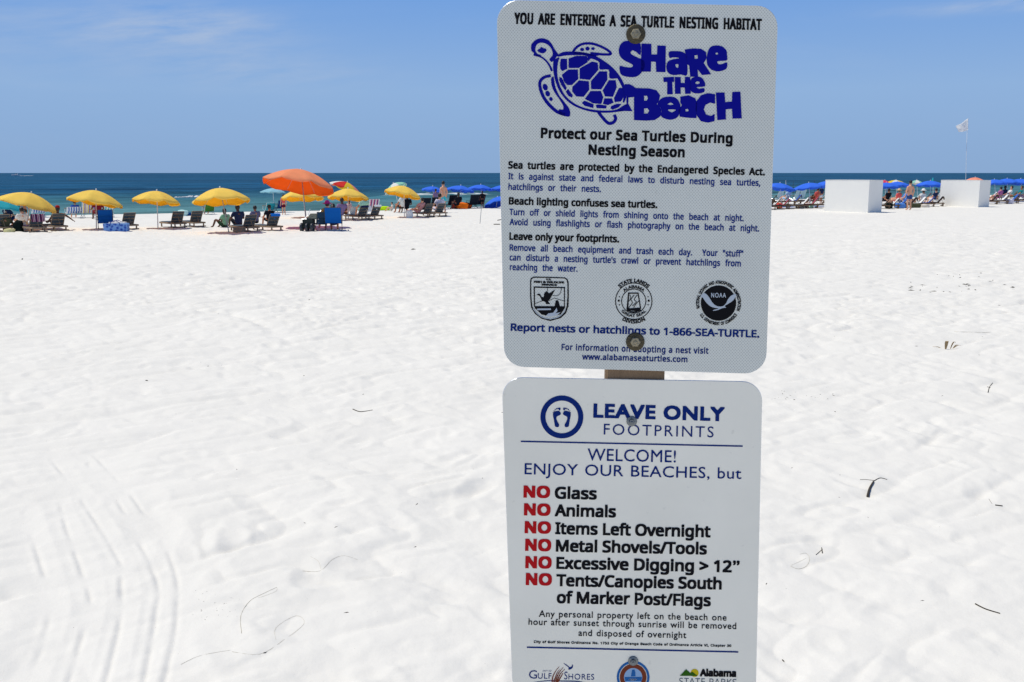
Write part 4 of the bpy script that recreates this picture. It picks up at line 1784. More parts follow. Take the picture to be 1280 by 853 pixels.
def towel(label, p, rz, m, w=0.62, prof=None, group=None):
    """a towel draped over a lounger's raised back: hangs down behind, runs over the top and on to the seat"""
    prof = prof or [(-0.415, 0.52), (-0.40, 0.70), (-0.375, 0.84), (-0.340, 0.865), (-0.295, 0.83), (-0.18, 0.62), (0.02, 0.35), (0.30, 0.325), (0.7, 0.322)]
    b = MB()
    segs = 6
    for i in range(segs):
        x0 = -w / 2 + w * i / segs
        x1 = -w / 2 + w * (i + 1) / segs
        pr = [(y + 0.006 * math.sin(i * 2.1 + j), z + 0.005 * math.sin(i * 1.3 + j * 2)) for j, (y, z) in enumerate(prof)]
        b.strip(pr, x0, x1 + 0.001, 0.014)
    o = obj('towel', b, m, None, loc=p, rot=(0, 0, rz))
    o.scale = (LS,) * 3
    return tag(o, label, 'towel', group)


def heap(name, label, cat, p, size, m, seed=0, rz=0.0):
    """soft lumpy object: subdivided box with folds"""
    bm = bmesh.new()
    bmesh.ops.create_cube(bm, size=1)
    bmesh.ops.subdivide_edges(bm, edges=bm.edges, cuts=5, use_grid_fill=True)
    rn = random.Random(seed)
    ph = [rn.random() * 6 for _ in range(6)]
    for v in bm.verts:
        c_ = v.co.copy()
        n = c_.normalized() * 0.58
        c_ = c_.lerp(n, 0.6)
        k = 1 + 0.09 * math.sin(c_.x * 9 + ph[0]) * math.sin(c_.y * 8 + ph[1]) + 0.07 * math.sin(c_.z * 11 + ph[2] + c_.x * 5)
        c_ *= k
        v.co = Vector((c_.x * size[0], c_.y * size[1], max(c_.z, -0.42) * size[2] + 0.42 * size[2]))
    me = bpy.data.meshes.new(name)
    bm.to_mesh(me)
    bm.free()
    me.polygons.foreach_set('use_smooth', [True] * len(me.polygons))
    o = link(name, me, m, None, p, (0, 0, rz))
    return tag(o, label, cat)


G = ground
SW = SEAWARD
# ================= left part of the beach =================
def U_(label, apex, w, foot, mats, *a, **k):
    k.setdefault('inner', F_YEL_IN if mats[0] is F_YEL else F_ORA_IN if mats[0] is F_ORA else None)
    return umbrella(label, apex, w, foot, mats, *a, **k)


YG = 'yellow rental umbrellas'
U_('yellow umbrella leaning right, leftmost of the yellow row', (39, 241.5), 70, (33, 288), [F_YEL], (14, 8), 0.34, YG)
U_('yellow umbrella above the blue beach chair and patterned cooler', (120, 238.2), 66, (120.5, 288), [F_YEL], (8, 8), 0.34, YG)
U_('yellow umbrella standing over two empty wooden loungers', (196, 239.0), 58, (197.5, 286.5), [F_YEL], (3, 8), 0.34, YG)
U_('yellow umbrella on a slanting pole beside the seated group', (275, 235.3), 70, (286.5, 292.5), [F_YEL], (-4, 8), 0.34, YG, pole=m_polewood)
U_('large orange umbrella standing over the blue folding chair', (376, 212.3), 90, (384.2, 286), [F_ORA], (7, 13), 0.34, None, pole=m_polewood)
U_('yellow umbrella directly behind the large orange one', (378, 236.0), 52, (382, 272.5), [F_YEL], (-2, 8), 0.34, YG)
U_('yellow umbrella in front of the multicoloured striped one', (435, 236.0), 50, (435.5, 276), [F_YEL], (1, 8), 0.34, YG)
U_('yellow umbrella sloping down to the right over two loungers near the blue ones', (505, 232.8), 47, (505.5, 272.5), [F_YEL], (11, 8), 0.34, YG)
U_('teal umbrella cut off by the left photo edge', (5, 250.5), 46, (6, 282), [F_TEAL], (9, 6), 0.30, Y=42, valance=0.05)
U_('second teal umbrella, darker, half hidden under the leftmost yellow one', (14, 252), 34, (14, 276), [fab('dark_teal_canvas', (20, 140, 150), 0.2)], (10, 3), 0.34, Y=46)
U_('small pale blue umbrella on a white pole at the waterline', (341, 235.5), 32, (343, 266), [F_LBL], (1, 3), 0.25, valance=0.0)
U_('striped red, yellow and white umbrella behind two yellow ones', (434, 228.0), 40, (440, 268), [F_WHT, F_RED, fab('lemon_canvas', (240, 215, 70), 0.3), F_PEA], (20, 7), 0.30)
U_('pale mint umbrella tipped on its side behind a yellow one', (492, 229.5), 30, (500, 266), [F_GRN, F_WHT], (-26, 8), 0.36)
BG = 'blue rental umbrellas'
for lb, ax_, w_, ft, tl in (
        ('dark blue umbrella just right of the last yellow umbrella', (541, 233.3), 27, (543, 262), (4, 4)),
        ('blue umbrella between the darkest one and the sign', (576, 232.3), 34, (577, 261), (6, 5)),
        ('blue umbrella left of the sign, above the dark chairs', (601, 231.2), 31, (603, 260), (3, 4)),
        ('blue umbrella partly hidden by the left edge of the sign', (628, 232.0), 30, (629, 260), (2, 5)),
        ('blue umbrella emerging from the right edge of the sign', (975, 229.2), 40, (977, 259), (7, 3)),
        ('blue umbrella between the sign and the first white box', (1011, 228.8), 39, (1013, 258), (-5, 4)),
        ('blue umbrella partly hidden behind the first white box', (1032, 226.8), 28, (1034, 256), (-3, 3)),
        ('blue umbrella touching the right side of the first white box', (1108, 228.6), 32, (1110, 256), (2, 3)),
        ('long blue umbrella left of the shirtless standing man', (1122, 227.3), 30, (1124, 254), (1, 4)),
        ('blue umbrella between the standing man and the second white box', (1163, 226.2), 34, (1163, 252.5), (2, 3)),
        ('blue umbrella just right of the second white box', (1243, 224.5), 30, (1245, 253), (0, 3)),
        ('blue umbrella in the middle of the far right cluster', (1259, 223.5), 32, (1260, 252), (1, 3)),
        ('blue umbrella at the right photo edge', (1276, 223.8), 34, (1278, 252), (3, 3))):
    U_(lb, ax_, w_, ft, [F_BLU], tl, 0.24, BG, valance=0.09)
U_('pink umbrella peeking over the first white box', (1106, 225.6), 16, (1107, 249), [F_PNK], (10, 3), 0.30)
U_('white and yellow striped umbrella behind the blue ones', (1120, 225.3), 22, (1121, 249), [F_WHT, fab('lemon_canvas', (240, 215, 70), 0.3)], (4, 3), 0.24)
U_('green and white umbrella right of the shirtless standing man', (1146, 225.4), 16, (1147, 249), [F_GRN, F_WHT], (4, 4), 0.36)
U_('peach umbrella rising behind the second white box', (1219, 222.0), 24, (1220, 250), [F_PEA], (2, 3), 0.30)

# loungers seen from behind, in pairs
LG = 'wooden beach loungers'
spots = [(3, 291, 'bare lounger at the left photo edge', 58),
         (45, 291.5, 'lounger under the striped maroon towel', 62),
         (72, 289.5, 'lounger with a person in a red cap leaning on it', 55),
         (160, 288, 'dark lounger right of the patterned blue cooler', 60),
         (221, 285.5, 'left empty lounger of the pair under the yellow umbrella', 60),
         (244.5, 284.5, 'right empty lounger of the pair under the yellow umbrella', 60),
         (311, 290.8, 'lounger in front of the navy shirted sitter', 62),
         (340, 289.8, 'lounger with a bright blue towel over its top', 62),
         (452, 276, 'left lounger of the pair with a white towel between', 58),
         (468, 275, 'right lounger of the pair with a white towel between', 58),
         (533.5, 272, 'left lounger of the pair beside the reclining sunbather', 58),
         (548.5, 271.2, 'right lounger of the pair beside the reclining sunbather', 58)]
proto = None
LO_P = {}
for px, py, lb, bk in spots:
    p = G(px, py)
    if proto is None:
        proto = lounger(lb, p, SW + 0.22, 58)
        o = proto
    else:
        o = place(proto, lb, p, SW + 0.22 + random.uniform(-0.05, 0.05), LG)
    LO_P[px] = o

m_mar = stripe_mat('maroon_striped_towel', [(95, 25, 45), (205, 180, 195), (95, 25, 45), (60, 40, 90), (95, 25, 45), (190, 150, 170)], 5.0)
m_btw = cloth('bright_blue_towel', (30, 120, 215))
m_wtw = cloth('white_towel', (238, 238, 235))
m_ctw = stripe_mat('candy_striped_towel', [(235, 235, 235), (90, 60, 140), (235, 225, 120), (200, 60, 80)], 6.0)


def on(px):
    o = LO_P[px]
    return Vector(o.location), o.rotation_euler[2]


def on_l(px, dx=0.0, dy=0.0, dz=0.0):
    p, rz = on(px)
    return p + Matrix.Rotation(rz, 3, 'Z') @ Vector((dx, dy, dz)) * LS, rz


towel('maroon striped towel draped over a lounger back', *on(45), m_mar, 0.58)
towel('bright blue towel over the top of a lounger back', *on(340), m_btw, 0.5,
      [(-0.385, 0.74), (-0.375, 0.84), (-0.340, 0.87), (-0.295, 0.83), (-0.18, 0.62), (0.02, 0.35)])
pp, rz = on_l(452, 0.30, 0.0)
towel('white towel hanging between two loungers', pp, rz, m_wtw, 0.20)
towel('white towel laid over the right lounger of the far pair', *on(468), m_wtw, 0.5,
      [(-0.385, 0.76), (-0.375, 0.84), (-0.340, 0.87), (-0.295, 0.83), (-0.18, 0.62), (0.02, 0.35)])
towel('navy towel over the lounger below the mint shirted person', *on(452), cloth('navy_towel', (40, 50, 85)), 0.5,
      [(-0.385, 0.76), (-0.375, 0.84), (-0.340, 0.87), (-0.295, 0.83), (-0.18, 0.62), (0.02, 0.35)])

C_ = cloth
P_ = person
pp, rz = on_l(72, 0, 0.05)
P_('person with red cap and bare brown back, arm stretched right', pp, 'lounge', rz, SKIN_C, None, C_('charcoal_trunks', (40, 40, 48)), cap=C_('red_cap', (165, 40, 40)), arm_out=True, scale=0.82)
P_('person standing in shade under the leftmost yellow umbrella', G(32, 276), 'stand', 0.4, SKIN_B, None, C_('brown_shorts', (70, 50, 45)), scale=0.58)
P_('sitter in dark clothes low on the sand by the pale bag', G(9, 291), 'ground', 0.2, SKIN_B, C_('olive_shirt', (80, 82, 60)), C_('black_shorts', (25, 26, 28)), scale=0.80)
P_('person in navy shirt sitting under the teal umbrella', G(11, 279), 'ground', -0.3, SKIN_A, C_('navy_shirt', (35, 50, 85)), scale=0.9)
P_('person in white shirt sitting left of the striped towel', G(29, 286), 'ground', 0.6, SKIN_A, C_('white_shirt', (225, 225, 220)), C_('grey_shorts', (110, 112, 110)), scale=0.9)
heap('beach_bag', 'black beach bag beside the striped lounger', 'bag', G(23.5, 291), (0.30, 0.25, 0.46), C_('black_bag', (22, 34, 32)), 3)
heap('beach_bag', 'pale yellow bag on the sand at far left', 'bag', G(12, 292), (0.34, 0.25, 0.18), C_('pale_yellow_bag', (210, 205, 150)), 4)
heap('beach_bag', 'white beach bag left of the maroon towel', 'bag', G(31, 289), (0.24, 0.22, 0.42), C_('white_bag', (220, 220, 205)), 5)
C1 = stripe_mat('blue_white_stripe', [(60, 110, 180), (235, 238, 240)], 9.0)
beach_chair('striped blue and white chair at the waterline, far left', G(48, 272), SW, C1, h=0.8)
beach_chair('blue and white chair under the person in the dark hat', G(94, 273), SW, C1, w=0.8, h=0.55)
P_('person in a dark sunhat sitting at the waterline', G(94, 273), 'chair', SW, SKIN_A, C_('royal_shirt', (40, 90, 190)), C_('white_shorts', (230, 230, 230)),
   hat=C_('black_hat', (20, 22, 28)), scale=0.75)
C2 = stripe_mat('lilac_cream_stripe', [(140, 130, 200), (235, 215, 160), (225, 225, 235), (245, 220, 110)], 5.0)
beach_chair('lilac and cream striped chair by the waterline', G(110.5, 273), SW, C2, w=0.6, h=0.82)
beach_chair('teal and white striped chair beside the person in red', G(134, 272.5), SW, stripe_mat('teal_white_stripe', [(90, 200, 200), (235, 240, 240)], 8.0), h=0.7)
P_('person in dark red clothes and blue cap behind the pole', G(122.5, 275), 'chair', SW, SKIN_C, C_('dark_red_shirt', (125, 25, 40)), cap=C_('blue_cap', (35, 50, 110)), scale=0.95)
C3 = fab('bright_blue_sling', (15, 88, 165))
beach_chair('tall blue sling chair behind the patterned cooler', G(132.5, 288), SW - 0.15, C3, m_darktube, 0.52, 0.78, 0.3)

# patterned cooler
p = G(146, 290)
cool = thing('cooler', 'blue patterned soft cooler with a white lid on the sand', 'cooler', p, 0.15)
m_pat = bpy.data.materials.new('blue_print_fabric')
m_pat.use_nodes = True
_N, _L = m_pat.node_tree.nodes, m_pat.node_tree.links
_v = _N.new('ShaderNodeTexVoronoi')
_v.inputs['Scale'].default_value = 9
_t = _N.new('ShaderNodeTexCoord')
_L.new(_t.outputs['Object'], _v.inputs['Vector'])
_c = _N.new('ShaderNodeValToRGB')
_c.color_ramp.elements[0].position, _c.color_ramp.elements[0].color = 0.25, s2l(25, 70, 170) + (1,)
_c.color_ramp.elements[1].position, _c.color_ramp.elements[1].color = 0.55, s2l(120, 165, 225) + (1,)
_L.new(_v.outputs['Distance'], _c.inputs[0])
_L.new(_c.outputs[0], _N['Principled BSDF'].inputs['Base Color'])
_N['Principled BSDF'].inputs['Roughness'].default_value = 0.8
b = MB()
b.box((0, 0, 0.16), (0.82, 0.36, 0.30), taper=1.03)
obj('bag_body', b, m_pat, cool)
b = MB()
b.box((0.05, 0, 0.335), (0.60, 0.32, 0.05), taper=0.92)
obj('lid', b, m_wtw, cool)
for s in (-1, 1):
    b = MB()
    b.tube([(-0.18, s * 0.19, 0.22), (-0.15, s * 0.20, 0.36), (0.0, s * 0.19, 0.42), (0.15, s * 0.20, 0.36), (0.18, s * 0.19, 0.22)], 0.014, 6)
    obj('handle', b, C_('royal_strap', (30, 60, 150)), cool)
for x in (-0.36, 0.36):
    for y in (-0.14, 0.14):
        b = MB()
        b.lathe([(0, 0.012), (0.03, 0.01), (0.03, -0.01), (0, -0.012)], (x, y, 0.005), 8)
        obj('foot', b, m_darktube, cool)

heap('towel_pile', 'pile of pale towels on a chair at the waterline', 'towels', G(229, 270.5), (0.48, 0.4, 0.34), C_('pale_aqua_towel', (190, 228, 225)), 7)
heap('beach_bag', 'deep blue beach bag in front of the pale towels', 'bag', G(234, 270.3), (0.42, 0.35, 0.20), C_('deep_blue_bag', (20, 75, 135)), 8)
heap('towel_pile', 'small white towel right of the deep blue bag', 'towels', G(238.5, 270), (0.18, 0.2, 0.12), m_wtw, 9)
beach_chair('green chair at the waterline below a yellow umbrella', G(260.5, 268.5), SW, fab('green_sling', (70, 125, 50)), w=0.5, h=0.62, seat=.2)
P_('dark haired person in the green waterline chair', G(260.5, 268.5), 'chair', SW, SKIN_B, C_('green_shirt', (85, 120, 60)), scale=0.70)
P_('seated person in a sage green shirt, knee bent left', G(281.5, 285.5), 'ground', SW + 0.5, SKIN_C, C_('sage_shirt', (120, 165, 135)), C_('dark_green_shorts', (45, 70, 50)), scale=0.86)
P_('broad person in a navy shirt next to the sage shirted one', G(298, 284.5), 'ground', SW, SKIN_C, C_('navy_tee', (38, 48, 78)), C_('dark_shorts', (35, 38, 48)), scale=1.0)
P_('person in a grey violet top between the navy shirt and the green cap', G(319.5, 280.5), 'ground', SW, SKIN_B, C_('violet_grey_top', (95, 95, 125)), C_('black_shorts', (25, 26, 28)), scale=0.86)
P_('person in black shirt and dark olive cap behind the blue towel', G(335.5, 283.5), 'chair', SW, SKIN_B, C_('black_shirt', (22, 24, 34)), cap=C_('olive_cap', (45, 52, 45)), scale=0.78)
b = MB()
b.box((0, 0, 0.12), (0.42, 0.32, 0.18), taper=0.96)
b.box((0, 0, 0.225), (0.44, 0.34, 0.04))
bx = obj('storage_box', b, m_wood, None, loc=G(299.5, 292), rot=(0, 0, 0.1))
tag(bx, 'low grey wooden step box left of a lounger', 'box')

beach_chair('teal chair beside the pale blue umbrella pole', G(336, 266), SW, F_TEAL, w=0.5, h=0.55, seat=.18)
beach_chair('tall navy chair right of the pale blue umbrella', G(349, 266), SW, fab('navy_sling', (20, 60, 120)), m_darktube, w=0.36, h=0.68)
P_('person in a coral shirt standing by the navy chair', G(355, 269), 'stand', SW, SKIN_A, C_('coral_shirt', (225, 95, 95)), C_('maroon_shorts', (110, 20, 50)), hair=HAIR_B, scale=0.60)

# group at the big orange umbrella
beach_chair('big blue folding chair below the orange umbrella', G(417.5, 289.5), SW - 0.45, fab('strong_blue_sling', (10, 92, 175)), m_darktube, w=0.62, h=0.92, seat=0.34)
P_('dark haired person sitting in the big blue folding chair', G(417.5, 289.5), 'chair', SW - 0.45, SKIN_B, C_('navy_tee', (38, 48, 78)), scale=0.93, long_hair=True)
P_('person in a pink sunhat beside the blue folding chair', G(408, 287.5), 'chair', SW - 0.1, SKIN_A, C_('mustard_top', (200, 150, 70)), C_('olive_skirt', (95, 100, 60)),
   hat=C_('pink_hat', (215, 60, 135)), scale=0.98)
beach_chair('dark navy folding chair left of the pink hatted person', G(401, 289.5), SW - 0.2, C_('navy_duck', (40, 62, 85)), m_darktube, w=0.40, h=0.75, seat=0.30)
heap('towel_pile', 'lime green towel held over the navy chair', 'towels', G(403.5, 289) + Vector((0.02, -0.15, 0.42)), (0.22, 0.08, 0.30), C_('lime_towel', (215, 235, 110)), 11)
# black folding cart with canopy seat
p = G(386.5, 290)
cart = thing('beach_cart', 'dark folding beach cart with black wheels under the orange umbrella', 'cart', p, -0.1)
b = MB()
b.box((0, 0, 0.30), (0.34, 0.40, 0.34), taper=1.08)
obj('bin', b, C_('charcoal_cart', (58, 64, 62)), cart)
b = MB()
b.strip([(-0.10, 0.50), (0.05, 0.53), (0.25, 0.62), (0.42, 0.66)], -0.05, 0.36, 0.03)
obj('seat', b, C_('grey_cart_seat', (85, 92, 88)), cart)
b = MB()
b.tube([(-0.17, -0.2, 0.45), (-0.02, 0.0, 0.62), (0.02, 0.15, 0.85)], 0.011, 6)
b.tube([(0.36, -0.1, 0.10), (0.36, 0.2, 0.60), (0.36, 0.40, 0.80)], 0.011, 6)
b.tube([(-0.28, 0.0, 0.48), (0.40, 0.0, 0.48)], 0.011, 6)
obj('frame', b, m_alu, cart)
for x in (-0.21, 0.0, 0.20):
    b = MB()
    Rt = Matrix.Rotation(math.pi / 2, 3, 'Y')
    b.lathe([(0.10, -0.04), (0.16, -0.045), (0.18, 0.0), (0.16, 0.045), (0.10, 0.04), (0.10, -0.04)], (x, -0.22, 0.175), 16, rot=Rt)
    obj('wheel', b, m_darktube, cart, True)

P_('dark haired sitter left of the pole, under the striped umbrella', G(425.5, 277), 'chair', SW, SKIN_C, C_('plum_top', (130, 110, 150)), scale=0.94)
P_('person in a pale pink top bending forward by the pole', G(431.5, 274), 'chair', SW + 0.7, SKIN_B, C_('pale_pink_top', (230, 190, 190)), C_('brown_shorts', (70, 50, 45)), hair=HAIR_B, scale=0.85)
heap('bucket_bag', 'white mesh bag right of the umbrella pole', 'bag', G(441, 268), (0.28, 0.26, 0.44), C_('white_bag', (220, 220, 205)), 14)
P_('person in a mint shirt facing the sea behind the navy towel', G(453, 272), 'chair', SW, SKIN_B, C_('mint_shirt', (165, 215, 200)), C_('mint_shorts', (120, 170, 165)), scale=0.97)
beach_chair('purple and white striped chair behind the right lounger of the far pair', G(464, 270), SW, stripe_mat('purple_white_stripe', [(95, 70, 130), (235, 235, 240), (210, 120, 150)], 6.0), h=0.85)
heap('towel_pile', 'small green towel on top of the purple striped chair', 'towels', G(462.5, 270.5) + Vector((-0.2, 0.1, 0.80)), (0.3, 0.12, 0.14), C_('leaf_towel', (95, 175, 120)), 15)
heap('towel_pile', 'bright lime towel lying on the sand by the waterline', 'towels', G(480.5, 263.5), (0.60, 0.5, 0.26), C_('lime_bright', (200, 240, 30)), 16)
P_('sunbather sitting low right of the lime towel', G(490, 264.5), 'ground', SW + 1.2, SKIN_A, C_('cream_top', (225, 215, 200)), scale=0.6)
P_('person in a white sunhat under the rightmost yellow umbrella', G(502, 267), 'chair', SW, SKIN_B, C_('white_shirt', (225, 225, 220)), C_('brown_shorts', (70, 50, 45)),
   hat=C_('white_hat', (235, 235, 230)), scale=0.98)
P_('dark haired person right of the white sunhat', G(508, 267), 'chair', SW - 0.2, SKIN_C, C_('black_shirt', (22, 24, 34)), scale=0.9)
heap('towel_pile', 'white towel hanging by the pole of the rightmost yellow umbrella', 'towels', G(512, 273.5), (0.30, 0.2, 0.45), m_wtw, 17)
pp, rz = on_l(533.5, -0.45, 0.15)
P_('sunbather in pink reclining left of two loungers', pp, 'lounge', rz, SKIN_A, C_('dusty_pink', (205, 150, 150)), scale=0.85)
P_('dark haired person in a pale top behind the right lounger', G(547, 270.5), 'chair', SW, SKIN_A, C_('pale_lilac_top', (215, 210, 225)), scale=1.0)
P_('bare chested man standing in turquoise shorts', G(554.5, 266.5), 'stand', SW + 0.2, SKIN_A, None, C_('turquoise_shorts', (70, 195, 205)), scale=0.98)
P_('sunglassed person in black standing behind the loungers', G(545, 263.5), 'stand', SW, SKIN_B, C_('plum_top', (130, 110, 150)), scale=0.72)
DC = 'dark folding chairs near the blue umbrellas'
for px, py, lb in ((529, 268, 'slate folding chair behind the left lounger'), (540, 266.5, 'black folding chair with a small white bag'),
                   (562, 261.5, 'black folding chair right of the turquoise shorts'), (590, 261, 'dark folding chair right of the orange float'),
                   (598, 260.5, 'dark folding chair nearest the low blue shade')):
    beach_chair(lb, G(px, py), SW + random.uniform(-.2, .2), C_('black_duck', (28, 34, 46)), m_darktube, h=0.86, group=DC)
P_('dark clothed person standing right of the black chair', G(571, 262), 'chair', SW, SKIN_C, C_('black_shirt', (22, 24, 34)), scale=0.9)
P_('person in black between the dark folding chairs', G(603, 261), 'stand', SW, SKIN_C, C_('black_shirt', (22, 24, 34)), scale=0.62)
heap('beach_bag', 'red beach bag left of the orange float', 'bag', G(567.5, 261.5), (0.32, 0.3, 0.5), C_('red_bag', (225, 80, 60)), 18)
heap('inflatable_float', 'orange inflatable float lying by the waterline', 'float', G(578, 261.5), (0.70, 0.6, 0.42), C_('orange_float', (245, 120, 30)), 19)
heap('inflatable_float', 'second smaller orange float leaning right', 'float', G(585, 261), (0.45, 0.5, 0.40), C_('orange_red_float', (235, 95, 35)), 20)
# low blue shade next to the sign
U_('low blue umbrella lying tilted on the sand left of the sign', (622, 246.5), 40, (620, 260.5), [F_BLU], (-14, 12), 0.30, valance=0.05)

# marker stick
a = G(599.3, 281)
e = atY(602, 257, a.y)
b = MB()
b.tube([(0, 0, -0.2), tuple(e - a)], 0.012, 6)
tag(obj('marker_stick', b, m_polewood, None, loc=a), 'thin grey stick standing alone in the sand left of the sign', 'stick')


# ================= right part of the beach =================
def white_box(label, pts, y0, y1):
    """pts: photo (x, y) of base corners left, near corner, right; y1: top edge photo y at the near corner"""
    A, B = G(*pts[0]), G(*pts[1])
    h = atY(pts[1][0], y1, B.y).z - B.z
    d = (B - A)
    d.z = 0
    wdt = d.length
    n = Vector((-d.y, d.x, 0)).normalized()     # away from the camera
    # depth: the far corner of the side face must sit on the ray through pts[2]
    r = ray(pts[2][0], pts[2][1])
    # solve B + n*k on bearing of r
    k = (r.x / r.y * B.y - B.x) / (n.x - r.x / r.y * n.y)
    rz = math.atan2(d.y, d.x)
    root = thing('storage_locker', label, 'locker', (A.x, A.y, min(A.z, B.z) - 0.03), rz, 'white beach rental boxes')
    w = MB()
    c = 0.012
    w.box((wdt / 2, k / 2, h / 2 - 0.01), (wdt, k, h - 0.02))
    obj('wall', w, m_white, root)
    w = MB()
    w.box((wdt / 2, k / 2, h), (wdt + 0.014, k + 0.014, 0.03))
    obj('lid', w, m_white, root)
    for x, y in ((0.021, 0.021), (wdt - 0.021, 0.021), (wdt - 0.021, k - 0.021), (0.021, k - 0.021)):
        w = MB()
        w.box((x, y, h / 2 - 0.02), (0.05, 0.05, h - 0.045))
        obj('corner_post', w, m_white, root)
    return root


m_white = mat('white_painted_panel', (0.87, 0.855, 0.80), 0.55, 0.03, 2.0, 0.1, 6, 0.3)
white_box('larger white box nearest the sign', ((1030, 264.3), (1084.5, 266.5), (1101.5, 264)), 0, 225)
white_box('smaller white box right of the standing man', ((1174, 257.5), (1222.5, 259.3), (1236, 257.5)), 0, 225.2)

TW = [(None, 'bare brown'), (m_wtw, 'white towelled'), (m_wtw, 'white towelled'), (cloth('blue_towel', (60, 105, 190)), 'blue towelled'),
      (cloth('rose_towel', (190, 90, 110)), 'rose towelled'), (cloth('dark_towel', (38, 36, 44)), 'dark towelled')]
lp = lounger('bare brown lounger at the front, right beside the sign edge', G(961, 262.5), SW, 50, cloth('brown_sling', (95, 82, 72)), m_wood_d)
rows = []
for cl, (x0, x1, ya, yb, n) in {'between sign and white box': (968, 1027, 262, 260, 6),
                                'between the white boxes': (1105, 1172, 261.5, 258, 7),
                                'right of the second box': (1240, 1279, 255.5, 254, 4)}.items():
    for i in range(n):
        t = i / (n - 1)
        rows.append((cl, 'front', x0 + (x1 - x0) * t, ya + (yb - ya) * t, i))
for cl, (x0, x1, ya, yb, n) in {'between sign and white box': (964, 1026, 256.5, 254.5, 5),
                                'between the white boxes': (1107, 1170, 255, 252, 6),
                                'right of the second box': (1240, 1279, 250.5, 249, 4)}.items():
    for i in range(n):
        t = i / (n - 1)
        rows.append((cl, 'back', x0 + (x1 - x0) * t, ya + (yb - ya) * t, i + 1))
rn = random.Random(5)
LSW = SW + 0.75
ORD = ['first', 'second', 'third', 'fourth', 'fifth', 'sixth', 'seventh']
for cl, rw, px, py, i in rows:
    tm, tn = TW[(i * 2 + (0 if rw == 'front' else 1) + len(cl)) % len(TW)]
    p = G(px, py)
    rz = LSW + rn.uniform(-0.12, 0.12)
    od = ORD[i if rw == 'front' else i - 1]
    # what is true of every lounger of this sort in this cluster
    place(lp, '%s lounger, %s from left in the %s row %s' % (tn, od, rw, cl), p, rz, 'crowded brown loungers on the right')
    if tm is not None:
        pr = [(-0.455, 0.55), (-0.44, 0.70), (-0.415, 0.79), (-0.380, 0.815), (-0.335, 0.78), (-0.2, 0.60), (0.02, 0.35), (0.30, 0.325), (0.8, 0.322)]
        towel('%s towel on the %s lounger from left, %s row %s' % (tn.split()[0], od, rw, cl), p, rz, tm, 0.56, pr, 'towels on the right hand loungers')
lp['label'] = 'bare brown lounger half hidden by the right edge of the sign'

P_('shirtless man in blue shorts standing with his back turned between the white boxes', G(1136, 263), 'stand', 0.25, SKIN_A, None,
   C_('denim_blue_shorts', (60, 85, 140)), hair=HAIR_D, scale=1.0)
P_('person in white leaning forward right of the standing man', G(1149, 258), 'chair', SW, SKIN_B, C_('white_shirt', (225, 225, 220)), hat=C_('white_hat', (235, 235, 230)), scale=1.0)
P_('person in pink top and straw hat by the first white box', G(1119, 257), 'chair', SW, SKIN_A, C_('coral_shirt', (225, 95, 95)), hat=C_('straw_hat', (215, 185, 140)), scale=0.98)
P_('dark haired person in black right beside the first white box', G(1106, 256.5), 'chair', SW, SKIN_B, C_('black_shirt', (22, 24, 34)), scale=1.0)
P_('person in a blue shirt lying back left of the standing man', G(1127, 258.5), 'lounge', LSW, SKIN_A, C_('sky_blue_shirt', (90, 140, 215)), C_('denim_blue_shorts', (60, 85, 140)), scale=1.0)
P_('person in navy and white under the umbrella beside the second white box', G(1165, 256), 'chair', SW, SKIN_A, C_('navy_shirt', (35, 50, 85)), C_('white_shorts', (230, 230, 230)), scale=1.0)
P_('person in a white shirt near the second white box, left side', G(1171, 256), 'chair', SW, SKIN_B, C_('white_shirt', (225, 225, 220)), scale=0.95)
P_('person in a red top sitting left of the first white box', G(1018, 255), 'chair', SW, SKIN_B, C_('brick_top', (215, 95, 85)), scale=1.0)
P_('person in navy nearest the left side of the first white box', G(1026, 256), 'stand', SW, SKIN_B, C_('navy_shirt', (35, 50, 85)), C_('white_shorts', (230, 230, 230)), scale=0.72)
P_('pale blue shirted person beside the sign edge', G(982, 255), 'chair', SW, SKIN_A, C_('ice_blue_shirt', (170, 200, 225)), scale=1.0)
WC = 'pale chairs facing the water behind the right loungers'
for px, py, lb in ((971, 253, 'pale grey chair closest to the right sign edge'), (993, 252.5, 'pale grey chair left of the pair of white lattice chairs'),
                   (998.5, 252.5, 'pale grey chair right of the pair of white lattice chairs')):
    beach_chair(lb, G(px, py), SW, cloth('ice_sling', (165, 195, 205)), m_alu, h=0.9, group=WC)
P_('person in lilac sitting right of the second white box', G(1246, 252.5), 'chair', SW, SKIN_A, C_('lilac_top', (185, 110, 165)), scale=1.0)
P_('dark haired person in navy in the far right cluster', G(1251, 252), 'chair', SW, SKIN_C, C_('navy_shirt', (35, 50, 85)), scale=1.05)
P_('person in white lying back in the far right cluster', G(1258, 253), 'lounge', LSW, SKIN_A, C_('white_shirt', (225, 225, 220)), scale=1.05)
P_('person in a teal shirt near the right photo edge', G(1271, 252.5), 'lounge', LSW, SKIN_B, C_('teal_shirt', (30, 125, 130)), scale=1.05)
P_('person in a pale pink top at the right photo edge', G(1279, 252), 'chair', SW, SKIN_A, C_('pale_pink_top', (230, 190, 190)), scale=1.0)

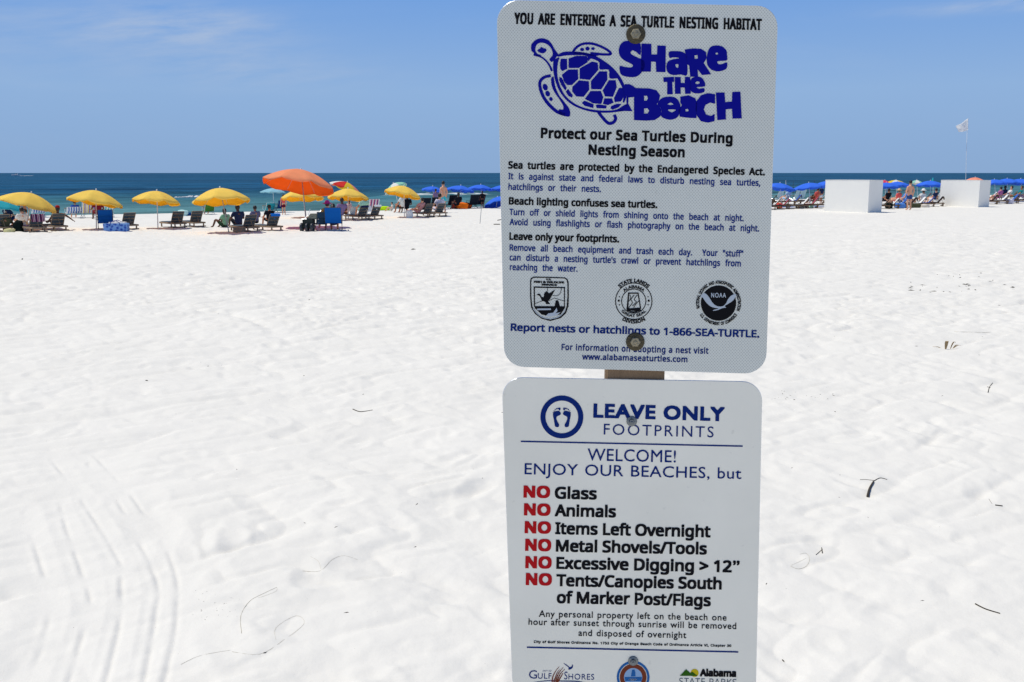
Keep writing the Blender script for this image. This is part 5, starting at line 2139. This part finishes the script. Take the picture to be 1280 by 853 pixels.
for px, py, lb, nm, ct, sz, m_ in (
        (974, 260.5, 'red beach bag on the sand in front of the loungers by the sign', 'beach_bag', 'bag', (0.35, 0.3, 0.34), 'red_bag'),
        (1001, 260, 'white towel heap among the loungers left of the first box', 'towel_pile', 'towels', (0.5, 0.3, 0.26), 'white_towel'),
        (1014, 259.5, 'small mint bag next to the coral shirted sitter', 'beach_bag', 'bag', (0.25, 0.25, 0.3), 'mint_shirt'),
        (1111, 261, 'dark bag at the right foot of the first white box', 'beach_bag', 'bag', (0.4, 0.3, 0.4), 'black_bag'),
        (1125, 260.5, 'sky blue towel heap left of the standing man', 'towel_pile', 'towels', (0.6, 0.35, 0.36), 'sky_blue_shirt'),
        (1144, 260, 'olive duffel bag right behind the standing man', 'beach_bag', 'bag', (0.6, 0.3, 0.3), 'olive_shirt'),
        (1156, 259.5, 'cream towel heap between the standing man and the second box', 'towel_pile', 'towels', (0.5, 0.3, 0.22), 'cream_top'),
        (1262, 255, 'lilac beach bag on the sand in the far right cluster', 'beach_bag', 'bag', (0.45, 0.3, 0.34), 'pale_lilac_top')):
    heap(nm, lb, ct, G(px, py), sz, MATS[m_], int(px))

# closed umbrella with a teal tip
a = G(1167, 251)
e = atY(1166.2, 222, a.y)
root = thing('closed_umbrella', 'thin closed umbrella with a teal tip behind the blue one', 'umbrella', a)
b = MB()
b.tube([(0, 0, -0.3), tuple((e - a) * 0.99)], 0.016, 6)
obj('pole', b, m_pole, root)
b = MB()
b.lathe([(0.0, 0.0), (0.04, -0.05), (0.11, -0.38), (0.13, -0.50), (0.02, -0.52)], tuple(e - a), 10)
obj('folded_canopy', b, F_TEAL, root, True)
# two thin rod holders by the sign edge
for k, (px, y0, y1, lb) in enumerate(((982.3, 225.5, 250, 'thin pale rod standing behind the first blue umbrella right of the sign'),
                                      (991.6, 227, 250, 'short dark rod between the two blue umbrellas right of the sign'),
                                      (1018.3, 226.0, 250, 'thin rod above the blue umbrella next to the first white box'))):
    a = G(px, y1)
    e = atY(px, y0, a.y)
    b = MB()
    b.tube([(0, 0, -0.2), tuple(e - a)], [0.02, 0.014], 6)
    tag(obj('fishing_rod', b, m_pole if k == 0 else m_darktube, None, loc=a), lb, 'rod')

# flag
a = G(1206.8, 258.5)
top = atY(1209.3, 148.5, a.y)
root = thing('flag_pole', 'white flag on a thin tall pole behind the smaller white box', 'flag', a)
b = MB()
b.tube([(0, 0, -0.4), tuple((top - a) * 0.5 + Vector((-0.02, 0, 0))), tuple(top - a)], [0.015, 0.013, 0.010], 8)
obj('pole', b, m_pole, root, True)
nx, nz_ = 14, 10
vs, fs = [], []
P00, P01 = atY(1210.3, 149.0, a.y), atY(1210.0, 163.5, a.y)
P10, P11 = atY(1195.5, 157.5, a.y), atY(1199.0, 165.0, a.y)
for j in range(nz_ + 1):
    for i in range(nx + 1):
        s, t = i / nx, j / nz_
        q0 = P00.lerp(P01, t)
        q1 = P10.lerp(P11, t)
        p = q0.lerp(q1, s) - a
        p += Vector((0, 0.10 * math.sin(s * 7 + t * 2.2) * s, 0.05 * math.sin(s * 5.5 + 1.2) * (1 - s) - 0.02 * math.sin(t * 9) * s))
        vs.append(p)
for j in range(nz_):
    for i in range(nx):
        q = j * (nx + 1) + i
        fs.append((q, q + 1, q + nx + 2, q + nx + 1))
fl = obj('flag_cloth', MB().add(vs, fs), fab('flag_white', (250, 250, 250), 0.5), root, True)
fl.modifiers.new('thickness', 'SOLIDIFY').thickness = 0.003
vs, fs = [], []
for (s0, t0) in ((0.30, 0.45), (0.30, 0.80), (0.62, 0.70)):
    s1, t1 = s0 + 0.16, t0 + 0.16
    o_ = len(vs)
    for s, t in ((s0, t0), (s1, t0), (s1, t1), (s0, t1)):
        q0 = P00.lerp(P01, t)
        q1 = P10.lerp(P11, t)
        p = q0.lerp(q1, s) - a
        p += Vector((0, 0.10 * math.sin(s * 7 + t * 2.2) * s - 0.012, 0.05 * math.sin(s * 5.5 + 1.2) * (1 - s) - 0.02 * math.sin(t * 9) * s))
        vs.append(p)
    fs.append((o_, o_ + 1, o_ + 2, o_ + 3))
obj('flag_print', MB().add(vs, fs), fab('flag_grey_print', (222, 222, 228)), root)

# boat far out
D = 900.0
root = thing('motor_boat', 'small white motor boat on the horizon at far left', 'boat', (atY(20, 216, D).x, D, SEA_Z))
hl = MB()
sec = [(-3.6, 0.9, 0.95), (-1.5, 1.15, 1.0), (1.2, 1.05, 1.15), (3.0, 0.6, 1.35), (4.2, 0.05, 1.55)]
vs = []
for x, hw, hz in sec:
    vs += [(-x, -hw, hz), (-x, -hw * 0.7, -0.2), (-x, hw * 0.7, -0.2), (-x, hw, hz)]
fs = []
for i in range(len(sec) - 1):
    for k in range(3):
        fs.append((i * 4 + k, i * 4 + k + 1, i * 4 + k + 5, i * 4 + k + 4))
    fs.append((i * 4, i * 4 + 3, i * 4 + 7, i * 4 + 4))
fs.append((0, 1, 2, 3))
hl.add(vs, fs)
m_boat = mat('boat_white', (0.8, 0.8, 0.8), 0.3, 0.02)
obj('hull', hl, m_boat, root)
b = MB()
b.box((0.4, 0, 1.6), (2.4, 1.5, 1.1), taper=0.8)
obj('cabin', b, m_boat, root)
b = MB()
b.box((0.4, -0.62, 1.75), (1.7, 0.12, 0.45))
obj('window', b, m_darktube, root)
# its wake and the breaking wave crest
foam = mat('sea_foam', (0.78, 0.80, 0.80), 0.9, 0.1, 3, 0.5, 6)


def foam_strip(name, pts, w, h, seed):
    rn = random.Random(seed)
    b = MB()
    for a_, c_ in zip(pts[:-1], pts[1:]):
        a_, c_ = Vector(a_), Vector(c_)
        n = max(3, int((c_ - a_).length / (w * 0.35)))
        for i in range(n):
            p = a_.lerp(c_, (i + rn.random()) / n) + Vector((0, rn.uniform(-w, w), 0))
            r = w * rn.uniform(0.25, 0.8)
            hh = h * rn.uniform(0.2, 0.6)
            b.lathe([(0, hh), (r * 0.6, hh * 0.75), (r, 0), (r * 1.05, -0.25)], (p.x, p.y, p.z), 7)
    return b


p0 = atY(24, 216, D)
b = foam_strip('w', [(p0.x, D, SEA_Z), (p0.x + 9.5, D + 6, SEA_Z)], 0.9, 0.45, 1)
tag(obj('boat_wake', b, foam, None, True), 'white wake trailing the motor boat', kind='stuff')


def sea_pt(px, py):
    d = ray(px, py)
    t = (CAMH - SEA_Z - 0.12) / -d.z
    p = d * t
    return (p.x, p.y, SEA_Z + 0.05)


b = foam_strip('f', [sea_pt(217, 246.2), sea_pt(226, 246.0)], 0.30, 0.14, 2)
b2 = foam_strip('f', [sea_pt(228, 245.6), sea_pt(236, 245.4)], 0.22, 0.10, 3)
b3 = foam_strip('f', [sea_pt(236, 245.2), sea_pt(254, 245.0)], 0.45, 0.22, 4)
b.add(b2.v, b2.f)
b.add(b3.v, b3.f)
tag(obj('wave_foam', b, foam, None, True), 'white foam of a small breaking wave', kind='stuff')

# ================= things lying on the sand =================
m_twig = mat('dark_twig', s2l(62, 56, 48), 0.9, 0.3, 60, 0.5, 100)
m_straw = mat('dry_straw', s2l(186, 180, 162), 0.9, 0.3, 60, 0.3, 100)
m_leaf = mat('dry_leaf', s2l(175, 148, 108), 0.85, 0.3, 30, 0.3, 100)


bpy.context.view_layer.update()


def gpt(px, py, lift=0.004):
    """the point of the rippled sand seen at a photo position"""
    ok, p, n_, k_ = SAND.ray_cast(Vector((0, 0, CAMH)), ray(px, py).normalized())
    if not ok:
        p = ground(px, py)
    return Vector((p.x, p.y, p.z + lift))


def twig(name, label, cat, paths, m=m_twig):
    o0 = gpt(*paths[0][0][0])
    b = MB()
    for pts, r0, r1 in paths:
        if name == 'grass_stem':
            r0, r1 = r0 * 0.48, r1 * 0.48
        Q = [gpt(*p, lift=r0 * 0.8) - o0 for p in crom_open(pts, 4)]
        n = len(Q)
        b.tube(Q, [r0 + (r1 - r0) * i / (n - 1) for i in range(n)], 5)
    return tag(obj(name, b, m, None, True, loc=o0), label, cat)


twig('driftwood', 'short dark piece of driftwood with a pale forked stem', 'driftwood',
     [([(1084.5, 622), (1087, 612), (1092, 603)], 0.0095, 0.006), ([(1092, 602), (1100, 598), (1109, 600)], 0.003, 0.002), ([(1092, 601), (1083, 600), (1075, 600)], 0.002, 0.0015)])
twig('twig', 'straight dark twig near the lower right corner', 'twig', [([(1219, 755.5), (1232, 762), (1250, 767.5)], 0.0035, 0.0025)])
twig('grass_stem', 'curled dry grass stem just right of the lower sign', 'grass stem',
     [([(988, 708), (998, 711.5), (1008, 708), (1012, 699), (1008, 692), (1000, 693)], 0.0022, 0.0012), ([(989, 707), (1000, 702), (1008, 698)], 0.0012, 0.001)], m_straw)
twig('twig', 'tiny forked twig beside the curled grass stem', 'twig', [([(1020, 694), (1028, 687)], 0.002, 0.0015), ([(1028, 692), (1027, 685)], 0.003, 0.002)])
twig('twig', 'dark bow shaped twig left of the signs', 'twig', [([(441, 512), (449, 515), (457, 514.5), (466, 513)], 0.004, 0.002)])
twig('grass_stem', 'hooked dry stem on the sand at lower left', 'grass stem',
     [([(302, 792), (301, 770), (312, 752), (330, 742), (346, 734.5)], 0.0024, 0.0016), ([(346, 734.5), (344, 740), (322, 748)], 0.0012, 0.001)], m_straw)
twig('grass_stem', 'wavy dry stem with a small loop, middle left', 'grass stem',
     [([(378, 714), (400, 714), (415, 700), (430, 695), (447, 700)], 0.0018, 0.001), ([(388, 696), (398, 702), (401, 712)], 0.0012, 0.001)], m_straw)
twig('grass_stem', 'long looping dry stem at the bottom of the sand, left of the sign', 'grass stem',
     [([(226, 831), (250, 820), (288, 813)], 0.0016, 0.001), ([(290, 815), (325, 818), (355, 800), (380, 780), (370, 770), (345, 785), (345, 800)], 0.0015, 0.001)], m_straw)
# dried sea oat clump on the right
o0 = gpt(1186, 437)
root = thing('dry_leaves', 'clump of curled dry leaves on the sand at right', 'leaves', o0)


def leafblade(pts, w):
    b = MB()
    n = len(pts)
    vs = []
    for i, p in enumerate(pts):
        t = i / (n - 1)
        ww = w * math.sin(math.pi * (0.12 + 0.86 * t)) * 0.5
        vs += [(p[0] - ww, p[1], p[2]), (p[0], p[1] + ww * 0.5, p[2] - ww * .3), (p[0] + ww, p[1], p[2])]
    fs = []
    for i in range(n - 1):
        a_ = 3 * i
        fs += [(a_, a_ + 1, a_ + 4, a_ + 3), (a_ + 1, a_ + 2, a_ + 5, a_ + 4)]
    b.add(vs, fs)
    return b


for k, (dx, hgt, lean, w_) in enumerate(((-0.04, 0.085, 0.015, 0.045), (0.03, 0.075, 0.06, 0.018), (0.07, 0.04, 0.07, 0.016), (-0.07, 0.02, -0.11, 0.012), (0.10, 0.03, 0.09, 0.012))):
    pts = [(dx + lean * t, 0.02 * k, 0.0 + hgt * math.sin(t * 2.2) / 0.81) for t in (0, .2, .4, .6, .8, 1.0)]
    lf = obj('leaf', leafblade(pts, w_), m_leaf, root, True)
    lf.modifiers.new('thickness', 'SOLIDIFY').thickness = 0.002
twig('twig', 'thin upright forked twig at right, below the dry leaves', 'twig', [([(1235, 491), (1237, 484), (1241, 479)], 0.004, 0.002), ([(1234, 484), (1238, 485)], 0.003, 0.002)])
twig('twig', 'long pale straw lying above the dry leaves', 'twig', [([(1193, 415), (1215, 415.5), (1238, 416)], 0.002, 0.002)], m_straw)
twig('twig', 'small dark twig on the sand near the right edge, mid height', 'twig', [([(1244, 632), (1253, 633)], 0.004, 0.003), ([(1236, 624), (1240, 630)], 0.001, 0.001)])
twig('twig', 'dark stub lying just left of the sign near the loungers', 'twig', [([(617, 281), (625, 281)], 0.02, 0.02), ([(622, 276), (627, 275)], 0.02, 0.015)])

# loose specks of wrack and shell grit
rn = random.Random(11)
b = MB()


def speck(px, py, s):
    p = gpt(px, py, 0.0)
    n = rn.randint(3, 5)
    a0 = rn.random() * 6.3
    L_ = s * rn.uniform(0.7, 2.2)
    d = Vector((math.cos(a0), math.sin(a0), 0))
    e = Vector((-d.y, d.x, 0)) * s * rn.uniform(0.25, 0.6)
    h = Vector((0, 0, s * rn.uniform(0.3, 0.7)))
    L_ *= 1.3
    vs = [p - d * L_, p - e * 1.2, p + d * L_, p + e * 1.1, p + h + d * L_ * 0.2]
    b.add(vs, [(0, 1, 4), (1, 2, 4), (2, 3, 4), (3, 0, 4)])


for (px, py, s) in ((296, 587, .006), (521, 630.5, .008), (519, 684, .007), (420, 659, .007), (603, 598, .007), (433, 766, .006), (381, 654, .005),
                    (252, 764, .005), (1145, 433, .011), (1224, 444, .012), (993, 500, .010), (1041, 494, .010), (1044, 515, .010), (1049, 622, .006),
                    (990, 585, .007), (958, 730, .008), (979, 826, .010), (1153, 751, .005), (1050, 594, .006), (1178, 495, .011), (1085, 647, .006),
                    (260, 458, .012), (183, 476, .013), (380, 470, .010), (454, 493, .008), (387, 375, .02), (517, 312, .06), (28, 324, .06),
                    (628, 516, .010), (331, 816, .008), (1228, 421, .010), (1249, 382, .014)):
    speck(px, py, s)
for _ in range(34):      # the wrack line on the right
    t = rn.random()
    speck(1138 + 142 * t + rn.uniform(-3, 3), rn.choice((343, 355, 361)) + rn.uniform(-3, 3) + 3 * math.sin(t * 5), rn.uniform(.012, .035))
for _ in range(24):
    speck(rn.uniform(960, 1045), rn.uniform(488, 500), rn.uniform(.003, .007))
for _ in range(26):
    speck(rn.uniform(240, 300), rn.uniform(735, 775), rn.uniform(.0015, .003))
for _ in range(200):
    y_ = 290 + 560 * rn.random() ** 1.2
    x_ = rn.uniform(0, 1280)
    if 615 < x_ < 965:
        continue
    speck(x_, y_, rn.uniform(.0015, .0045) * (CAMH * 900 / (y_ - 205)) / 8)
tag(obj('wrack_specks', b, m_twig), kind='stuff')
